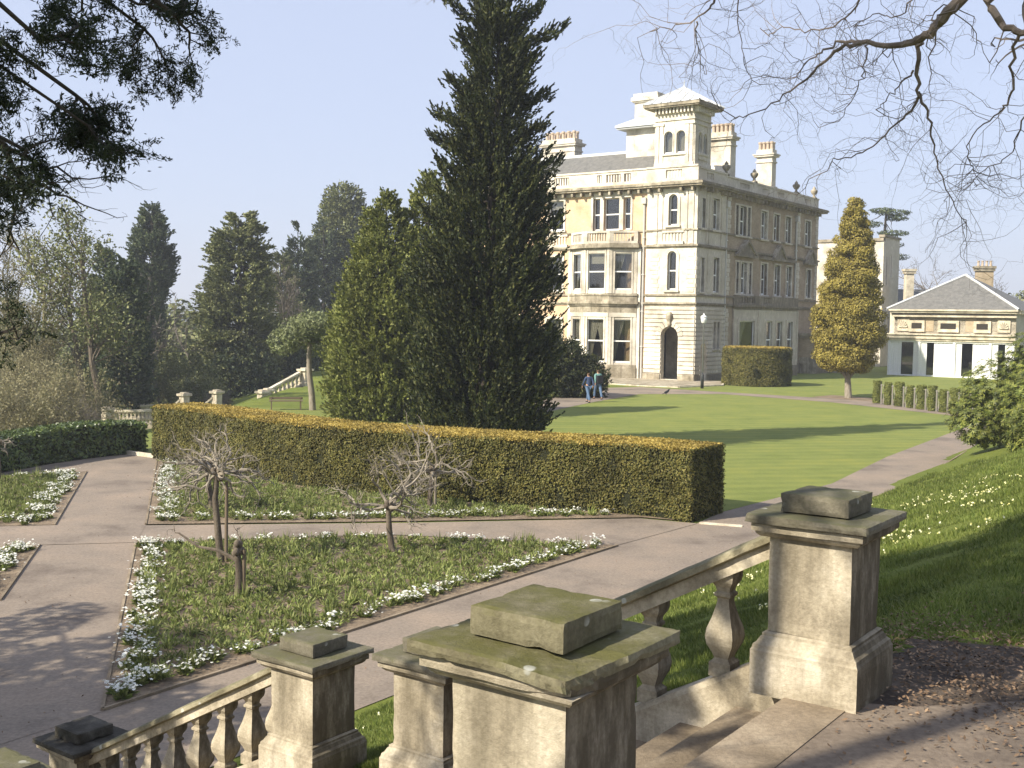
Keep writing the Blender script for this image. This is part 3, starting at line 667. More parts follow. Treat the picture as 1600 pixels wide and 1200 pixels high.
# porch inside: floor, back wall
gt.box(2.2, 4.6, .5, 4.0, 0.0, .1); gt.box(3.2, 3.5, .5, 4.0, .1, 5.0)
gt.build('tower_wall', MT['house_stone'], HOUSE)
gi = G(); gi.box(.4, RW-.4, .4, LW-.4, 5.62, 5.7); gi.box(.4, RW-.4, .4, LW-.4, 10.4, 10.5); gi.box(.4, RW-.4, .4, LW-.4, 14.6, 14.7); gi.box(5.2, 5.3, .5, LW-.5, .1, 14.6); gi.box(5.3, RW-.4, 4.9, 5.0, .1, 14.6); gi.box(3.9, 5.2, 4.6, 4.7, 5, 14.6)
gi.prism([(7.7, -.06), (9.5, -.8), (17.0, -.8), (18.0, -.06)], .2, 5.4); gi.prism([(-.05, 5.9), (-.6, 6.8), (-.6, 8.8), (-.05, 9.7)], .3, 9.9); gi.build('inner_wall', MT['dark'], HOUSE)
for x in Lw: sash(FL, *x[:4], bool(x[4]), curtain=x[5] or None, bars=0)
for x in Lt[:2]: sash(FLt, x[0]+TO, x[1]+TO, x[2], x[3], True, curtain=None)
for x in Rt[:6]: sash(FRt, x[0]+TO, x[1]+TO, x[2], x[3], False, curtain=x[5] or None)
for i, x in enumerate(Rm): sash(FR, *x[:4], False, curtain='l' if i % 3 == 0 else ('b' if i % 4 == 1 else None), fw_=.09)
# ---- dressings
g = G()
for x in Lw[:1]+Lw[4:]: surround(g, FL, *x[:4])
for a, b in ((5.42, 9.16),):
    g.mark(); FL.box(g, a, a+.18, 11.5, 14.0, -.2, .06); FL.box(g, b-.18, b, 11.5, 14.0, -.2, .06); FL.box(g, 6.24, 6.60, 11.5, 14.0, -.2, .06); FL.box(g, 8.0, 8.33, 11.5, 14.0, -.2, .06); FL.box(g, a, b, 14.001, 14.18, -.2, .07)
g.mark(); FL.box(g, TW, LW, 14.19, 14.42, 0, .09)                       # frieze band
for x in Rm:
    surround(g, FR, *x[:4], w_=.13, p=.07)
for x in Lt[:2]: surround(g, FLt, x[0]+TO, x[1]+TO, x[2], x[3], w_=.22, p=.07, arch=True)
for x in Rt[:6]: surround(g, FRt, x[0]+TO, x[1]+TO, x[2], x[3], w_=.12, p=.05)
g.build_each('window_surround', MT['house_stone'], HOUSE)
# quoins
def quoins(g, face, s, z0, z1, wl=.62, ws=.38, h=.36, o=0.0, both=True, p=.05):
    k = 0; z = z0; g.mark()
    while z+h <= z1+.01:
        w_ = wl if k % 2 else ws; face.box(g, s-w_/2 if both else s, s+w_/2 if both else s+w_, z+.02, z+h-.02, o-.05, o+p); z += h; k += 1
g = G()
for zz in ((.9, 5.6), (6.6, 10.1), (11.45, 14.4)):
    quoins(g, FR, 5.6, *zz); quoins(g, FR, 20.0, *zz); quoins(g, FR, 24.3, *zz)
quoins(g, FL, 10.95, 6.6, 10.0, .5, .3, both=True) if False else None
quoins(g, FLt, 3.35+TO, 6.7, 9.9, .8, .55, .33, p=.04); quoins(g, FLt, .42, 6.7, 9.9, .75, .55, .33, p=.04)
quoins(g, FRt, .3, 6.7, 9.9, .5, .36, .33, p=.04); quoins(g, FRt, 2.05, 6.7, 9.9, .5, .36, .33, p=.04)
quoins(g, FRt, 4.5, 6.7, 9.9, .5, .36, .33, p=.04)
g.build_each('quoin', MT['house_stone'], HOUSE)
# tower banded rustication on the ground floor
g = G(); z = .55; k = 0
while z < 5.55:
    z1 = min(z+.30, 5.6)
    def band(face, segs):
        for a, b in segs: face.box(g, a, b, z+.03, z1-.03, -.05, .08)
    zc = (z+z1)/2; zs = 4.12-.71
    hw = .71 if z1 < zs else (math.sqrt(max(0, .95**2-(max(z-zs, 0))**2)) if z < zs+.95 else 0)
    if hw > 0: hw = max(hw, .74)
    c = 1.93+TO
    band(FLt, [(0, c-hw), (c+hw, TW+TO)] if hw else [(0, TW+TO)])
    c2 = 1.375+TO; hw2 = .56 if z < 2.9 else 0
    rs = [(.0, c2-hw2), (c2+hw2, 2.9)] if hw2 else [(.0, 2.9)]
    if z1 < 2.4 or z > 4.6: rs[-1] = (rs[-1][0], TR+TO)
    else: rs.append((4.35, TR+TO))
    band(FRt, rs); z += .32; k += 1
for i in range(9):                                            # voussoirs round the door arch
    a0 = math.pi*(i+.06)/9; a1 = math.pi*(i+.94)/9; r0_, r1_ = .72, 1.12; cx = 1.93+TO; zt = 3.41
    FLt.poly(g, [(cx+r0_*math.cos(a0), zt+r0_*math.sin(a0)), (cx+r1_*math.cos(a0), zt+r1_*math.sin(a0)), (cx+r1_*math.cos(a1), zt+r1_*math.sin(a1)), (cx+r0_*math.cos(a1), zt+r0_*math.sin(a1))], -.05, .11)
g.build('rusticated_course', MT['house_stone'], HOUSE)
g = G(); g.lathe([(.10, 4.1), (.22, 4.3), (.16, 4.42), (.24, 4.6), (.30, 4.85), (.26, 5.05), (.14, 5.2)], 10, (-TO-.1, 1.93, 0)); g.build('keystone_head', MT['house_dark'], HOUSE, True)
# plinth, strings, cornices
g = G()
FL.box(g, TW+.1, LW, 0, .9, 0, .12)
FLt.box(g, -.06, 1.22+TO-.06, .0, .5, 0, .1); FLt.box(g, 2.7+TO, TW+TO+.06, .0, .5, 0, .1)
FRt.box(g, -.0, .8+TO, 0, .5, 0, .1); FRt.box(g, 2.0+TO, TR+TO, 0, .5, 0, .1); FR.box(g, TR, RW, 0, .9, 0, .12)
g.build('plinth', MT['house_dark'], HOUSE)
def ring(g, z0, z1, p, p2=None, tow=TO):
    g.mark()
    FL.box(g, TW+.002, LW+p, z0, z1, 0, p); FR.box(g, TR+.002, RW+p, z0, z1, 0, p)
    FLt.box(g, -p, TW+TO, z0, z1, 0, p); FRt.box(g, .0, TR+TO, z0, z1, 0, p)
g = G()
for z0, z1, p in ((5.68, 5.80, .06), (5.80, 5.93, .16), (6.42, 6.55, .12), (10.02, 10.12, .06), (10.12, 10.26, .17), (11.30, 11.42, .12), (14.42, 14.52, .14)): ring(g, z0, z1, p)
g.build_each('string_course', MT['house_dark'], HOUSE)
g = G()
for z0, z1, p in ((14.53, 14.66, .62), (14.662, 14.80, .72), (14.802, 14.86, .66)): ring(g, z0, z1, p)
g.build('cornice', MT['house_dark'], HOUSE)
g = G()
for k in range(24):                                           # cornice brackets
    s = TW+.5+k*.86
    if s < LW: g.mark(); FL.box(g, s, s+.18, 14.2, 14.525, .1, .5)
for k in range(27):
    s = TR+.4+k*.72
    if s < RW: g.mark(); FR.box(g, s, s+.16, 14.2, 14.525, .1, .5)
for s in (.15, 1.1, 2.9, 3.8): g.mark(); FLt.box(g, s, s+.18, 14.2, 14.525, 0, .5)
for s in (.3, 1.5, 2.3, 3.9, 4.5): g.mark(); FRt.box(g, s, s+.16, 14.2, 14.525, 0, .5)
g.build_each('bracket', MT['house_dark'], HOUSE)
# parapets with small balustraded openings
g = G()
def parapet(face, s0, s1, z0, z1, gaps, o=-.05, t=.3):
    g.mark()
    wall(face, g, s0, s1, z0, z1, [(a, b, z0+.35, z1-.16, 0) for a, b in gaps], t=t, o=o); face.box(g, s0, s1, z1, z1+.13, o-t-.06, o+.07)
    for a, b in gaps:
        x = a+.1
        while x < b-.05: face.box(g, x, x+.11, z0+.352, z1-.162, o-t+.08, o-.08); x += .24
parapet(FL, TW+.1, LW, 14.86, 16.0, [(11.35, 12.75), (8.3, 8.75), (6.6, 7.9), (5.7, 6.3), (17, 18.4)])
parapet(FLt, .0, TW+TO+.1, 14.86, 16.0, [(1.35, 2.7)], o=.0)
parapet(FRt, .3, TR+TO, 14.86, 15.85, [(1.4, 2.6)], o=.0)
parapet(FR, TR, RW, 14.86, 15.75, [(7.6, 9.4), (12, 13.4), (15, 16.6), (21.4, 22.8)])
for s in (10.5, 14.6, 19.8): g.mark(); FR.box(g, s-.35, s+.35, 14.87, 15.97, -.37, .0)
g.build_each('parapet', MT['house_stone'], HOUSE)
def urn(x, y, z, h=1.0):
    s = h
    G().lathe([(.26*s, z-.02), (.26*s, z+.12*s), (.12*s, z+.2*s), (.09*s, z+.34*s), (.2*s, z+.44*s), (.31*s, z+.62*s), (.29*s, z+.76*s), (.13*s, z+.84*s), (.16*s, z+.9*s), (.05*s, z+1.05*s), (.0, z+1.12*s)], 12, (x, y, 0)).build('urn', MT['house_dark'], HOUSE, True)
for x in (5.3, 10.6, 19.6, 23.9): urn(x, .2, 15.86 if x < 23 else 15.8, 1.05)
# tower pilasters of the top stage
g = G()
for a, b in ((3.18, 3.52), (2.74, 3.08), (.66, 1.0), (.14, .52)):
    g.mark(); FLt.box(g, a+TO, b+TO, 11.42, 14.05, 0, .07); FLt.box(g, a+TO-.04, b+TO+.04, 14.05, 14.22, 0, .11)
    FLt.box(g, a+TO, b+TO, 10.3, 11.29, 0, .06)
for a, b in ((.1, .42), (1.35, 1.65), (1.8, 2.1), (3.9, 4.2)):
    g.mark(); FRt.box(g, a+TO, b+TO, 11.42, 14.05, 0, .07); FRt.box(g, a+TO, b+TO, 10.3, 11.29, 0, .06)
g.build_each('pilaster', MT['house_stone'], HOUSE)
# little balustrade panels under the left front windows
g = G()
for s0, s1 in ((11.5, 13.5), (1.1+TO, 2.6+TO)):
    fc = FLt if s0 < 4 else FL
    x = s0; g.mark()
    while x < s1-.05: fc.box(g, x, x+.13, 10.5, 11.15, 0, .07); x += .27
    fc.box(g, s0-.2, s1+.1, 11.15, 11.29, 0, .14); fc.box(g, s0-.2, s1+.1, 10.27, 10.5, 0, .2)
g.build_each('window_balustrade', MT['house_stone'], HOUSE)
# canted bay on the left front
bp = [(10.75, 0.0), (10.75, .28), (8.95, 1.3), (6.62, 1.3), (4.78, .28), (4.78, 0.0)]     # (s, outward)
def bayface(p0, p1):
    d = np.array([-(p1[1]-p0[1]), p1[0]-p0[0]]); L_ = np.hypot(*d); d = d/L_       # local: x=-out, y=s
    n = np.array([-d[1], d[0]]); 
    if n[0] > 0 and abs(n[0]) > 1e-6: n = -n
    return Face((-p0[1], p0[0]), d, n), L_
def bayprism(g, grow, z0, z1, pts):
    g.mark()
    c = [(s+(grow if s > 7.8 else -grow)*(1 if o > .9 or True else 1)*(.45 if o > 1 else 1), o+(grow if o > 0 else 0)) for s, o in pts]
    g.prism([(-o, s) for s, o in c], z0, z1)
gbw, gsd, gco = G(), G(), G()
for (a, b), wz in zip(((bp[1], bp[2]), (bp[2], bp[3]), (bp[3], bp[4])), (('n',), ('w',), ('w2',))):
    fc, L_ = bayface(a, b)
    ww = .72 if wz[0] == 'n' else .76
    c = L_/2
    ops = [(c-ww, c+ww, 6.85, 9.66, 0), (c-ww, c+ww, 1.25, 4.6, 0)]
    wall(fc, gbw, 0, L_, 0, 10.0, ops, t=.3)
    for k, o_ in enumerate(ops):
        cur = {'n': 'l', 'w': 'b' if k == 0 else 'lf'[0], 'w2': 'l'}[wz[0]]
        if wz[0] == 'w' and k == 1: cur = 'lr'
        sash(fc, o_[0], o_[1], o_[2], o_[3], curtain=cur, depth=.1)
    for z0, z1 in ((.95, 4.95), (6.6, 9.95)):
        for e in (.0, L_-.2): gsd.mark(); fc.box(gsd, e, e+.2, z0, z1, 0, .06)
        for e in (.3, L_-.42): gsd.mark(); fc.box(gsd, e, e+.12, z0, z1, 0, .05)
    gsd.mark(); fc.box(gsd, 0, L_, 4.78, 5.1, 0, .08)
for a, b in ((bp[0], bp[1]), (bp[4], bp[5])):
    fc, L_ = bayface(a, b); wall(fc, gbw, 0, L_, 0, 10.0, [], t=.3)
gbw.build('bay_wall', MT['house_stone'], HOUSE); gsd.build_each('bay_pilaster', MT['house_stone'], HOUSE)
for gr, z0, z1 in ((.12, 0, .9), (.07, .9, 1.1), (.05, 5.1, 5.62), (.16, 5.64, 5.78), (.26, 5.78, 5.96), (.10, 5.96, 6.4), (.16, 6.41, 6.57), (.10, 9.98, 10.08), (.26, 10.081, 10.28), (.18, 10.281, 10.42)): bayprism(gco, gr, z0, z1, bp)
gco.build_each('bay_cornice', MT['house_dark'], HOUSE)
g = G()                                         # balustrade on the bay
for a, b in ((bp[1], bp[2]), (bp[2], bp[3]), (bp[3], bp[4])):
    fc, L_ = bayface(a, b)
    g.mark(); fc.box(g, 0, L_, 10.42, 10.6, -.2, .04); fc.box(g, 0, L_, 11.22, 11.37, -.22, .06)
    fc.box(g, -.02, .3, 10.6, 11.22, -.2, .05); fc.box(g, L_-.3, L_+.02, 10.6, 11.22, -.2, .05)
    x = .36
    while x < L_-.4: fc.box(g, x, x+.11, 10.6, 11.22, -.15, -.02); x += .23
g.build_each('bay_balustrade', MT['house_stone'], HOUSE)
# ground-floor bay on the shaded front
rp = [(6.65, 0.0), (6.65, .1), (9.2, 1.25), (17.2, 1.25), (18.8, .1), (18.8, 0.0)]
def rface(p0, p1):
    d = np.array([p1[0]-p0[0], -(p1[1]-p0[1])]); L_ = np.hypot(*d); d = d/L_; n = np.array([d[1], -d[0]])
    if n[1] > 0: n = -n
    return Face((p0[0], -p0[1]), d, n), L_
g1, g2_, g3 = G(), G(), G()
for (a, b), ws in (((rp[1], rp[2]), [(.62, 2.2, 1.6, 4.6)]), ((rp[2], rp[3]), [(1.2, 2.4, 1.6, 4.6), (3.3, 4.5, 1.6, 4.6), (5.6, 6.8, 1.6, 4.6)]), ((rp[3], rp[4]), [])):
    fc, L_ = rface(a, b); wall(fc, g1, 0, L_, 0, 5.6, [(*x, 0) for x in ws], t=.3)
    for x in ws:
        sash(fc, *x, curtain='l', depth=.1, mid=.22 if L_ < 3 else .5); surround(g2_, fc, *x, w_=.16, p=.07)
    g2_.mark(); fc.box(g2_, 0, .22, .9, 5.5, 0, .06); g2_.mark(); fc.box(g2_, L_-.22, L_, .9, 5.5, 0, .06)
    fc.box(g3, -.06, L_+.06, 5.6, 5.74, -.4, .12); fc.box(g3, -.1, L_+.1, 5.741, 5.9, -.4, .24)
    wall(fc, g3, 0, L_, 5.9, 6.62, [(.6, 2.2, 6.05, 6.5, 0)], t=.22, o=.02); x = .7
    while x < 2.15: fc.box(g3, x, x+.13, 6.05, 6.5, -.16, -.03); x += .27
    fc.box(g3, 0, L_, 0, .9, 0, .1)
g1.prism([(s, -o) for s, o in rp], 5.5, 5.62)
g1.build('bay_wall', MT['house_stone'], HOUSE); g2_.build_each('bay_pilaster', MT['house_stone'], HOUSE); g3.build('bay_cornice', MT['house_dark'], HOUSE)
# pediments and hood brackets over the first-floor windows of the shaded front
g = G()
for s, hw in ((8.6, 1.6), (15.3, 1.15), (22.5, 1.05)):
    g.mark(); FR.box(g, s-hw-.25, s+hw+.25, 9.72, 9.92, 0, .42); FR.poly(g, [(s-hw, 9.93), (s+hw, 9.93), (s, 10.95)], .0, .30)
    FR.poly(g, [(s-hw-.2, 9.93), (s-hw+.1, 9.93), (s, 10.92), (s, 11.12)], .0, .44); FR.poly(g, [(s+hw+.2, 9.93), (s+hw-.1, 9.93), (s, 10.92), (s, 11.12)], .001, .441)
for s in (12.6, 17.95): g.mark(); FR.box(g, s-1.0, s+1.0, 9.72, 9.95, 0, .32)
g.build_each('window_hood', MT['house_dark'], HOUSE)
# rainwater pipes
for face, s, o in ((FL, 4.35, .1), (FR, 4.98, .1), (FR, 19.25, .1)):
    g = G(); P = face.f(np.array([[s, o, .1], [s, o, 13.9]])); g.tube(P, [.085, .085], 8)
    face.box(g, s-.2, s+.2, 13.4, 13.85, .0, .3)
    for z in (2.5, 5.2, 8, 10.8): face.box(g, s-.12, s+.12, z, z+.08, 0, .2)
    g.build('drainpipe', MT['pipe'], HOUSE)
# low extension at the far end of the shaded front
g = G(); FR.box(g, 20.9, 30, 0, 1.45, 0, 1.6); g.build('extension_base', MT['house_dark'], HOUSE)
g = G(); FR.box(g, 20.9, 30, 1.45, 3.2, 0, 1.5); g.build('extension_wall', MT['brick_tan'], HOUSE)
g = G(); FR.box(g, 20.7, 30.1, 3.2, 3.35, 0, 1.65); FR.box(g, 20.6, 30.1, 3.351, 3.6, 0, 1.8); g.build('extension_cornice', MT['house_dark'], HOUSE)
g = G(); FR.box(g, 25.0, 25.6, 0, 1.44, 1.6, 3.0); FR.box(g, 24.6, 29, 0, .5, 1.6, 3.4); g.build('extension_steps', MT['house_dark'], HOUSE)
# roofs
def hip(g, x0, x1, y0, y1, z0, z1, rx0, rx1, ry0, ry1, t=.0):
    V = [(x0, y0, z0), (x1, y0, z0), (x1, y1, z0), (x0, y1, z0), (rx0, ry0, z1), (rx1, ry0, z1), (rx1, ry1, z1), (rx0, ry1, z1)]
    g.add(V, [(0, 1, 5, 4), (1, 2, 6, 5), (2, 3, 7, 6), (3, 0, 4, 7), (4, 5, 6, 7), (0, 3, 2, 1)])
g = G(); hip(g, .5, 11.0, 4.3, LW-.5, 14.9, 18.25, 5.3, 5.7, 5.0, 19.5); g.build('roof', MT['slate'], HOUSE)
g = G(); hip(g, 4.6, RW-.5, .9, 12.0, 14.88, 16.3, 6, 22, 5, 7); g.build('rear_roof', MT['slate'], HOUSE)
g = G(); g.box(5.2, 5.8, 4.9, 19.6, 18.2, 18.42); g.build('ridge', MT['lead'], HOUSE)
# belvedere
g = G(); bx0, bx1, by0, by1 = -.02, 2.75, .35, 3.62
FB1 = Face((bx0, by0), (0, 1), (-1, 0)); FB2 = Face((bx0, by0), (1, 0), (0, -1)); WB1 = by1-by0; WB2 = bx1-bx0
c = WB1/2-.0; o1 = [(c-.92, c-.2, 17.05, 18.72, 1), (c+.12, c+.84, 17.05, 18.72, 1)]
c2 = WB2/2; o2 = [(c2-.72, c2-.12, 17.05, 18.6, 1), (c2+.12, c2+.72, 17.05, 18.6, 1)]
wall(FB1, g, 0, WB1, 15.0, 20.4, o1, t=.3); wall(FB2, g, .3, WB2, 15.0, 20.4, o2, t=.3)
g.box(bx1-.3, bx1, by0+.3, by1, 15, 20.4); g.box(bx0+.3, bx1-.3, by1-.3, by1, 15, 20.4)
g.build('belvedere_wall', MT['house_stone'], HOUSE)
g = G()
FB1.box(g, 0, WB1, 16.1, 16.35, 0, .09); FB1.box(g, c-1.05, c+.98, 16.92, 17.05, 0, .12); FB2.box(g, 0, WB2, 16.1, 16.35, 0, .09); FB2.box(g, c2-.8, c2+.8, 16.9, 17.05, 0, .2); FB2.box(g, c2-.7, c2+.7, 16.6, 16.9, 0, .12)
for a in (.08, .42, WB1-.72, WB1-.36): FB1.box(g, a, a+.27, 16.35, 19.15, 0, .07)
for a in (.05, .34, WB2-.6, WB2-.3): FB2.box(g, a, a+.22, 16.35, 19.15, 0, .07)
FB1.box(g, -.1, .74, 19.15, 19.3, 0, .12); FB1.box(g, WB1-.78, WB1+.1, 19.15, 19.3, 0, .12)
FB1.box(g, -.09, WB1+.09, 19.5, 19.6, 0, .09); FB2.box(g, 0, WB2+.09, 19.5, 19.6, 0, .09); FB2.box(g, 0, WB2, 19.15, 19.28, 0, .1)
for k in range(11): FB1.box(g, k*WB1/10.9, k*WB1/10.9+.13, 20.0, 20.4, 0, .35)
for k in range(10): FB2.box(g, k*WB2/9.9, k*WB2/9.9+.13, 20.0, 20.4, 0, .35)
for fc, op in ((FB1, o1), (FB2, o2)):
    for x in op: surround(g, fc, *x[:4], w_=.09, p=.05, sill=False, arch=True)
g.build('belvedere_dressing', MT['house_stone'], HOUSE)
for fc, op in ((FB1, o1), (FB2, o2)):
    for x in op: sash(fc, x[0], x[1], x[2], x[3], True, curtain='f' if fc is FB1 else None, depth=.12, mid=.02, fw_=.05)
e = .62; g = G(); g.box(bx0-e, bx1+e, by0-e, by1+e, 20.4, 20.5); g.box(bx0-e-.08, bx1+e+.08, by0-e-.08, by1+e+.08, 20.501, 20.72); g.build('belvedere_eaves', MT['house_dark'], HOUSE)
g = G(); mx, my = (bx0+bx1)/2, (by0+by1)/2; zx = 22.15
C4 = [(bx0-e-.12, by0-e-.12, 20.722), (bx1+e+.12, by0-e-.12, 20.722), (bx1+e+.12, by1+e+.12, 20.722), (bx0-e-.12, by1+e+.12, 20.722), (mx, my, zx)]
g.add(C4, t=[(0, 1, 4), (1, 2, 4), (2, 3, 4), (3, 0, 4)])
for k in range(4):                           # rolls of the lead roof
    a, b = np.array(C4[k]), np.array(C4[(k+1) % 4])
    for f in (0.0, .17, .33, .5, .67, .83):
        p = a+(b-a)*f; m = max(abs(f-.5)*2, 0); q = np.array(C4[4]); end = p+(q-p)*(1-m*.98 if f > 0 else 1)
        if f == 0: end = q
        else:
            mid_ = (a+b)/2; end = p+(q-mid_)*(1-m)
        g.tube([p+[0, 0, .03], end+[0, 0, .03]], [.05, .05], 6)
g.lathe([(.1, zx-.1), (.14, zx+.05), (.05, zx+.12), (.02, zx+.55)], 8, (mx, my, 0))
g.build('belvedere_roof', MT['lead'], HOUSE)
# second turret behind
g = G(); g.box(4.6, 7.4, 6.0, 8.8, 15, 20.2); g.build('turret_wall', MT['house_stone'], HOUSE)
g = G(); g.box(4.0, 8.0, 5.4, 9.4, 20.0, 20.12); g.box(3.9, 8.1, 5.3, 9.5, 20.121, 20.3); 
hip(g, 3.9, 8.1, 5.3, 9.5, 20.301, 20.9, 5, 7, 6.4, 8.4)
g.build('turret_eaves', MT['lead'], HOUSE)
g = G(); g.box(5.0, 7.0, 6.3, 8.3, 20.8, 22.2); g.box(4.85, 7.15, 6.15, 8.45, 22.2, 22.3); g.box(4.75, 7.25, 6.05, 8.55, 22.301, 22.6); g.box(4.9, 7.1, 6.2, 8.4, 22.601, 22.9)
for k in range(3): g.box(4.58, 4.6, 6.3+k*.85, 6.3+k*.85+.6, 18.3, 19.1)
g.build('turret_top', MT['house_stone'], HOUSE)
# chimney stacks
def stack(x0, x1, y0, y1, z0, z1, n, along='y'):
    g = G(); g.box(x0, x1, y0, y1, z0, z1); g.box(x0-.08, x1+.08, y0-.08, y1+.08, z1-.5, z1-.38); g.box(x0-.2, x1+.2, y0-.2, y1+.2, z1+.001, z1+.14); g.box(x0-.28, x1+.28, y0-.28, y1+.28, z1+.141, z1+.26); g.box(x0-.02, x1+.02, y0-.02, y1+.02, z1+.261, z1+.62)
    s = g.build('chimney', MT['house_stone'], HOUSE); gp_ = None
    for k in range(n):
        for j in (0, 1):
            yy = y0+(y1-y0)*(k+.5)/n; xx = x0+(x1-x0)*(.3+.42*j)
            if gp_ is None:
                gp_ = G().lathe([(.17, 0), (.14, .1), (.13, .5), (.18, .56), (.17, .68), (.12, .70)], 9).build('chimney_pot', MT['pot'], s); o = gp_
            else: o = gp_.copy(); COL.objects.link(o); o.parent = s
            o.location = (xx, yy, z1+.621)
stack(6.9, 8.1, 15.3, 18.7, 15, 19.6, 6); stack(8.0, 9.0, 1.15, 3.0, 15, 19.15, 5); stack(16, 16.9, 1.0, 2.4, 15, 18.75, 4)
# ================================================================ other buildings
PV = thing('pavilion', (*at(1386, 585, 100)[:2], 0), 'low pavilion with a hipped slate roof, white framed glazing and small attic windows', 'pavilion', rz=rad(-35.8)); PV.scale = (.93, 1, 1)
ff = Face((0, 0), (1, 0), (0, -1)); ff.own = PV
W = 11.3
g = G(); g.box(0, W, .3, 10, 3.6, 5.55); g.box(0, .3, .3, 10, 0, 3.6); g.box(W-.3, W, .3, 10, 0, 3.6); g.box(0, W, 7.5, 7.8, 0, 3.6)
g.build('wall', MT['house_stone'], PV)
g = G(); ff.box(g, -.1, W+.1, 3.12, 3.3, -.4, .12); ff.box(g, -.1, W+.1, 3.301, 3.62, -.4, .25); ff.box(g, -.15, W+.1, 3.621, 3.74, -.4, .4)
ff.box(g, .35, W+.1, 5.2, 5.35, -.3, .12); ff.box(g, .2, W+.2, 5.56, 5.72, -.6, .35); ff.box(g, .1, W+.3, 5.721, 5.86, -.7, .5)
g.box(W+.301, W+.4, .3, 10.2, 5.56, 5.86); 
g.build('cornice', MT['far_stone'], PV)
g = G(); ff.box(g, .45, W, 3.75, 5.2, -.5, -.3)
g.build('attic_wall', MT['far_stone'], PV)
g = G()
for s in (3.35, 6.95): g.mark(); ff.box(g, s, s+.75, 3.95, 5.1, -.4, -.27)
g.build_each('brick_panel', MT['brick_tan'], PV)
for s0, s1 in ((2.1, 3.05), (4.75, 6.15), (7.95, 8.95)):
    g = G(); ff.box(g, s0-.25, s1+.25, 3.9, 4.9, -.4, -.12); ff.box(g, s0-.05, s1+.05, 4.12, 4.72, -.4, -.115); f_ = g.build('attic_window', MT['far_stone'], PV)
    g = G(); ff.box(g, s0, s1, 4.17, 4.67, -.2, -.11); g.build('pane', MT['dark'], f_)
g = G()
for s in (.75, 9.75):                        # scallop-shell panels
    g.mark(); ff.box(g, s, s+1.1, 3.95, 5.05, -.4, -.18); cx = s+.55
    for k in range(7):
        a = math.pi*(k+.5)/7; ff.poly(g, [(cx, 4.25), (cx+.42*math.cos(a-.14), 4.25+.6*math.sin(a-.14)), (cx+.42*math.cos(a+.14), 4.25+.6*math.sin(a+.14))], -.18, -.05)
g.build_each('scallop_panel', MT['far_stone'], PV)
g = G(); 
for s in (0, 2.82, 6.0, 9.15, W-.2): ff.box(g, s, s+.2, .12, 3.12, -.15, .02)
ff.box(g, 0, W, 0, .12, -.2, .06); ff.box(g, 0, W, 2.98, 3.119, -.12, 0)
g.build('glazing_frame', MT['white'], PV)
g = G()
for a, b in ((.2, 1.25), (2.35, 2.82), (3.02, 3.6), (4.25, 6.0), (6.2, 6.75), (7.7, 9.15), (9.35, 9.9), (10.5, 11.1)):
    g.mark(); n = 14; xs = np.linspace(a, b, n); V = np.array([(x, .12+.02*math.sin(i*2.4), z) for z in (.12, 2.98) for i, x in enumerate(xs)]); g.add(V, [(i, i+1, n+i+1, n+i) for i in range(n-1)])
g.build_each('window_blind', MT['white'], PV)
g = G(); ff.box(g, .2, W-.2, .1, 3.0, -.20, -.195); g.build('pane', MT['glass'], PV)
g = G(); rx = 5.65; hip(g, -.1, W+.35, -.45, 10.4, 5.861, 9.0, rx-.02, rx+.02, 4.6, 5.6); g.build('roof', MT['slate'], PV)
g = G(); g.tube([(-.1, -.45, 5.9), (rx, 4.6, 9.03)], [.11, .11], 6); g.tube([(W+.35, -.45, 5.9), (rx, 4.6, 9.03)], [.11, .11], 6); g.tube([(rx, 4.6, 9.03), (rx, 5.6, 9.03)], [.1, .1], 6); g.build('roof_hip', MT['lead'], PV)
def small_chimney(name, p, wx, wy, h, n, mat, label, cap='house_dark', rz=0.0, body='chimney'):
    t = thing(name, p, label, 'chimney', rz=rz)
    G().box(-wx/2, wx/2, -wy/2, wy/2, 0, h).build('stack', mat, t)
    G().box(-wx/2-.12, wx/2+.12, -wy/2-.12, wy/2+.12, h+.001, h+.25).box(-wx/2-.2, wx/2+.2, -wy/2-.2, wy/2+.2, h+.251, h+.5).build('cap', MT[cap], t)
    for k in range(n):
        G().lathe([(.13, 0), (.1, .4), (.14, .5), (.14, .55)], 8, (-wx/2+wx*(k+.5)/n, 0, h+.5)).build('chimney_pot', MT['pot'] if body == 'chimney' else mat, t)
small_chimney('brick_chimney', at(1535, 500, 112)*[1, 1, 0]+[0, 0, 0], 1.55, 1.0, 9.9, 4, MT['brick_tan'], 'tall tan brick chimney with four dark pots rising behind the pavilion roof', rz=rad(-10))
small_chimney('white_chimney', at(1418, 500, 118)*[1, 1, 0], .8, .8, 9.8, 0, MT['far_stone'], 'slim white chimney beside the grey wall of the rear block', 'far_stone')
# rear block beyond the mansion
p = at(1377, 500, 118); t = thing('rear_block', (p[0], p[1], 0), 'plain tall grey and cream building half hidden behind the golden cypress', 'building', rz=AH)
fa, fb_ = Face((0, 0), (0, 1), (-1, 0)), Face((0, 0), (1, 0), (0, -1))
g = G(); wins = [(1.0, 1.35, 8.5, 11.6, 0), (2.6, 2.9, 9.5, 11.8, 0), (1.0, 1.5, 3.4, 6.2, 0), (2.2, 2.7, 3.4, 6.2, 0), (3.3, 3.8, 3.4, 6.2, 0)]
wall(fb_, g, 0, 5.4, 0, 13.6, wins, t=.5); wall(fa, g, .5, 14, 0, 13.2, [(2, 3, 8, 10, 0), (5, 6, 8, 10, 0), (8.4, 9.4, 7.5, 10.5, 0)], t=.5); g.box(4.9, 5.4, .5, 14, 0, 13.6); g.box(.5, 4.9, 13.5, 14, 0, 13.3); g.build('wall', MT['house_stone'], t)
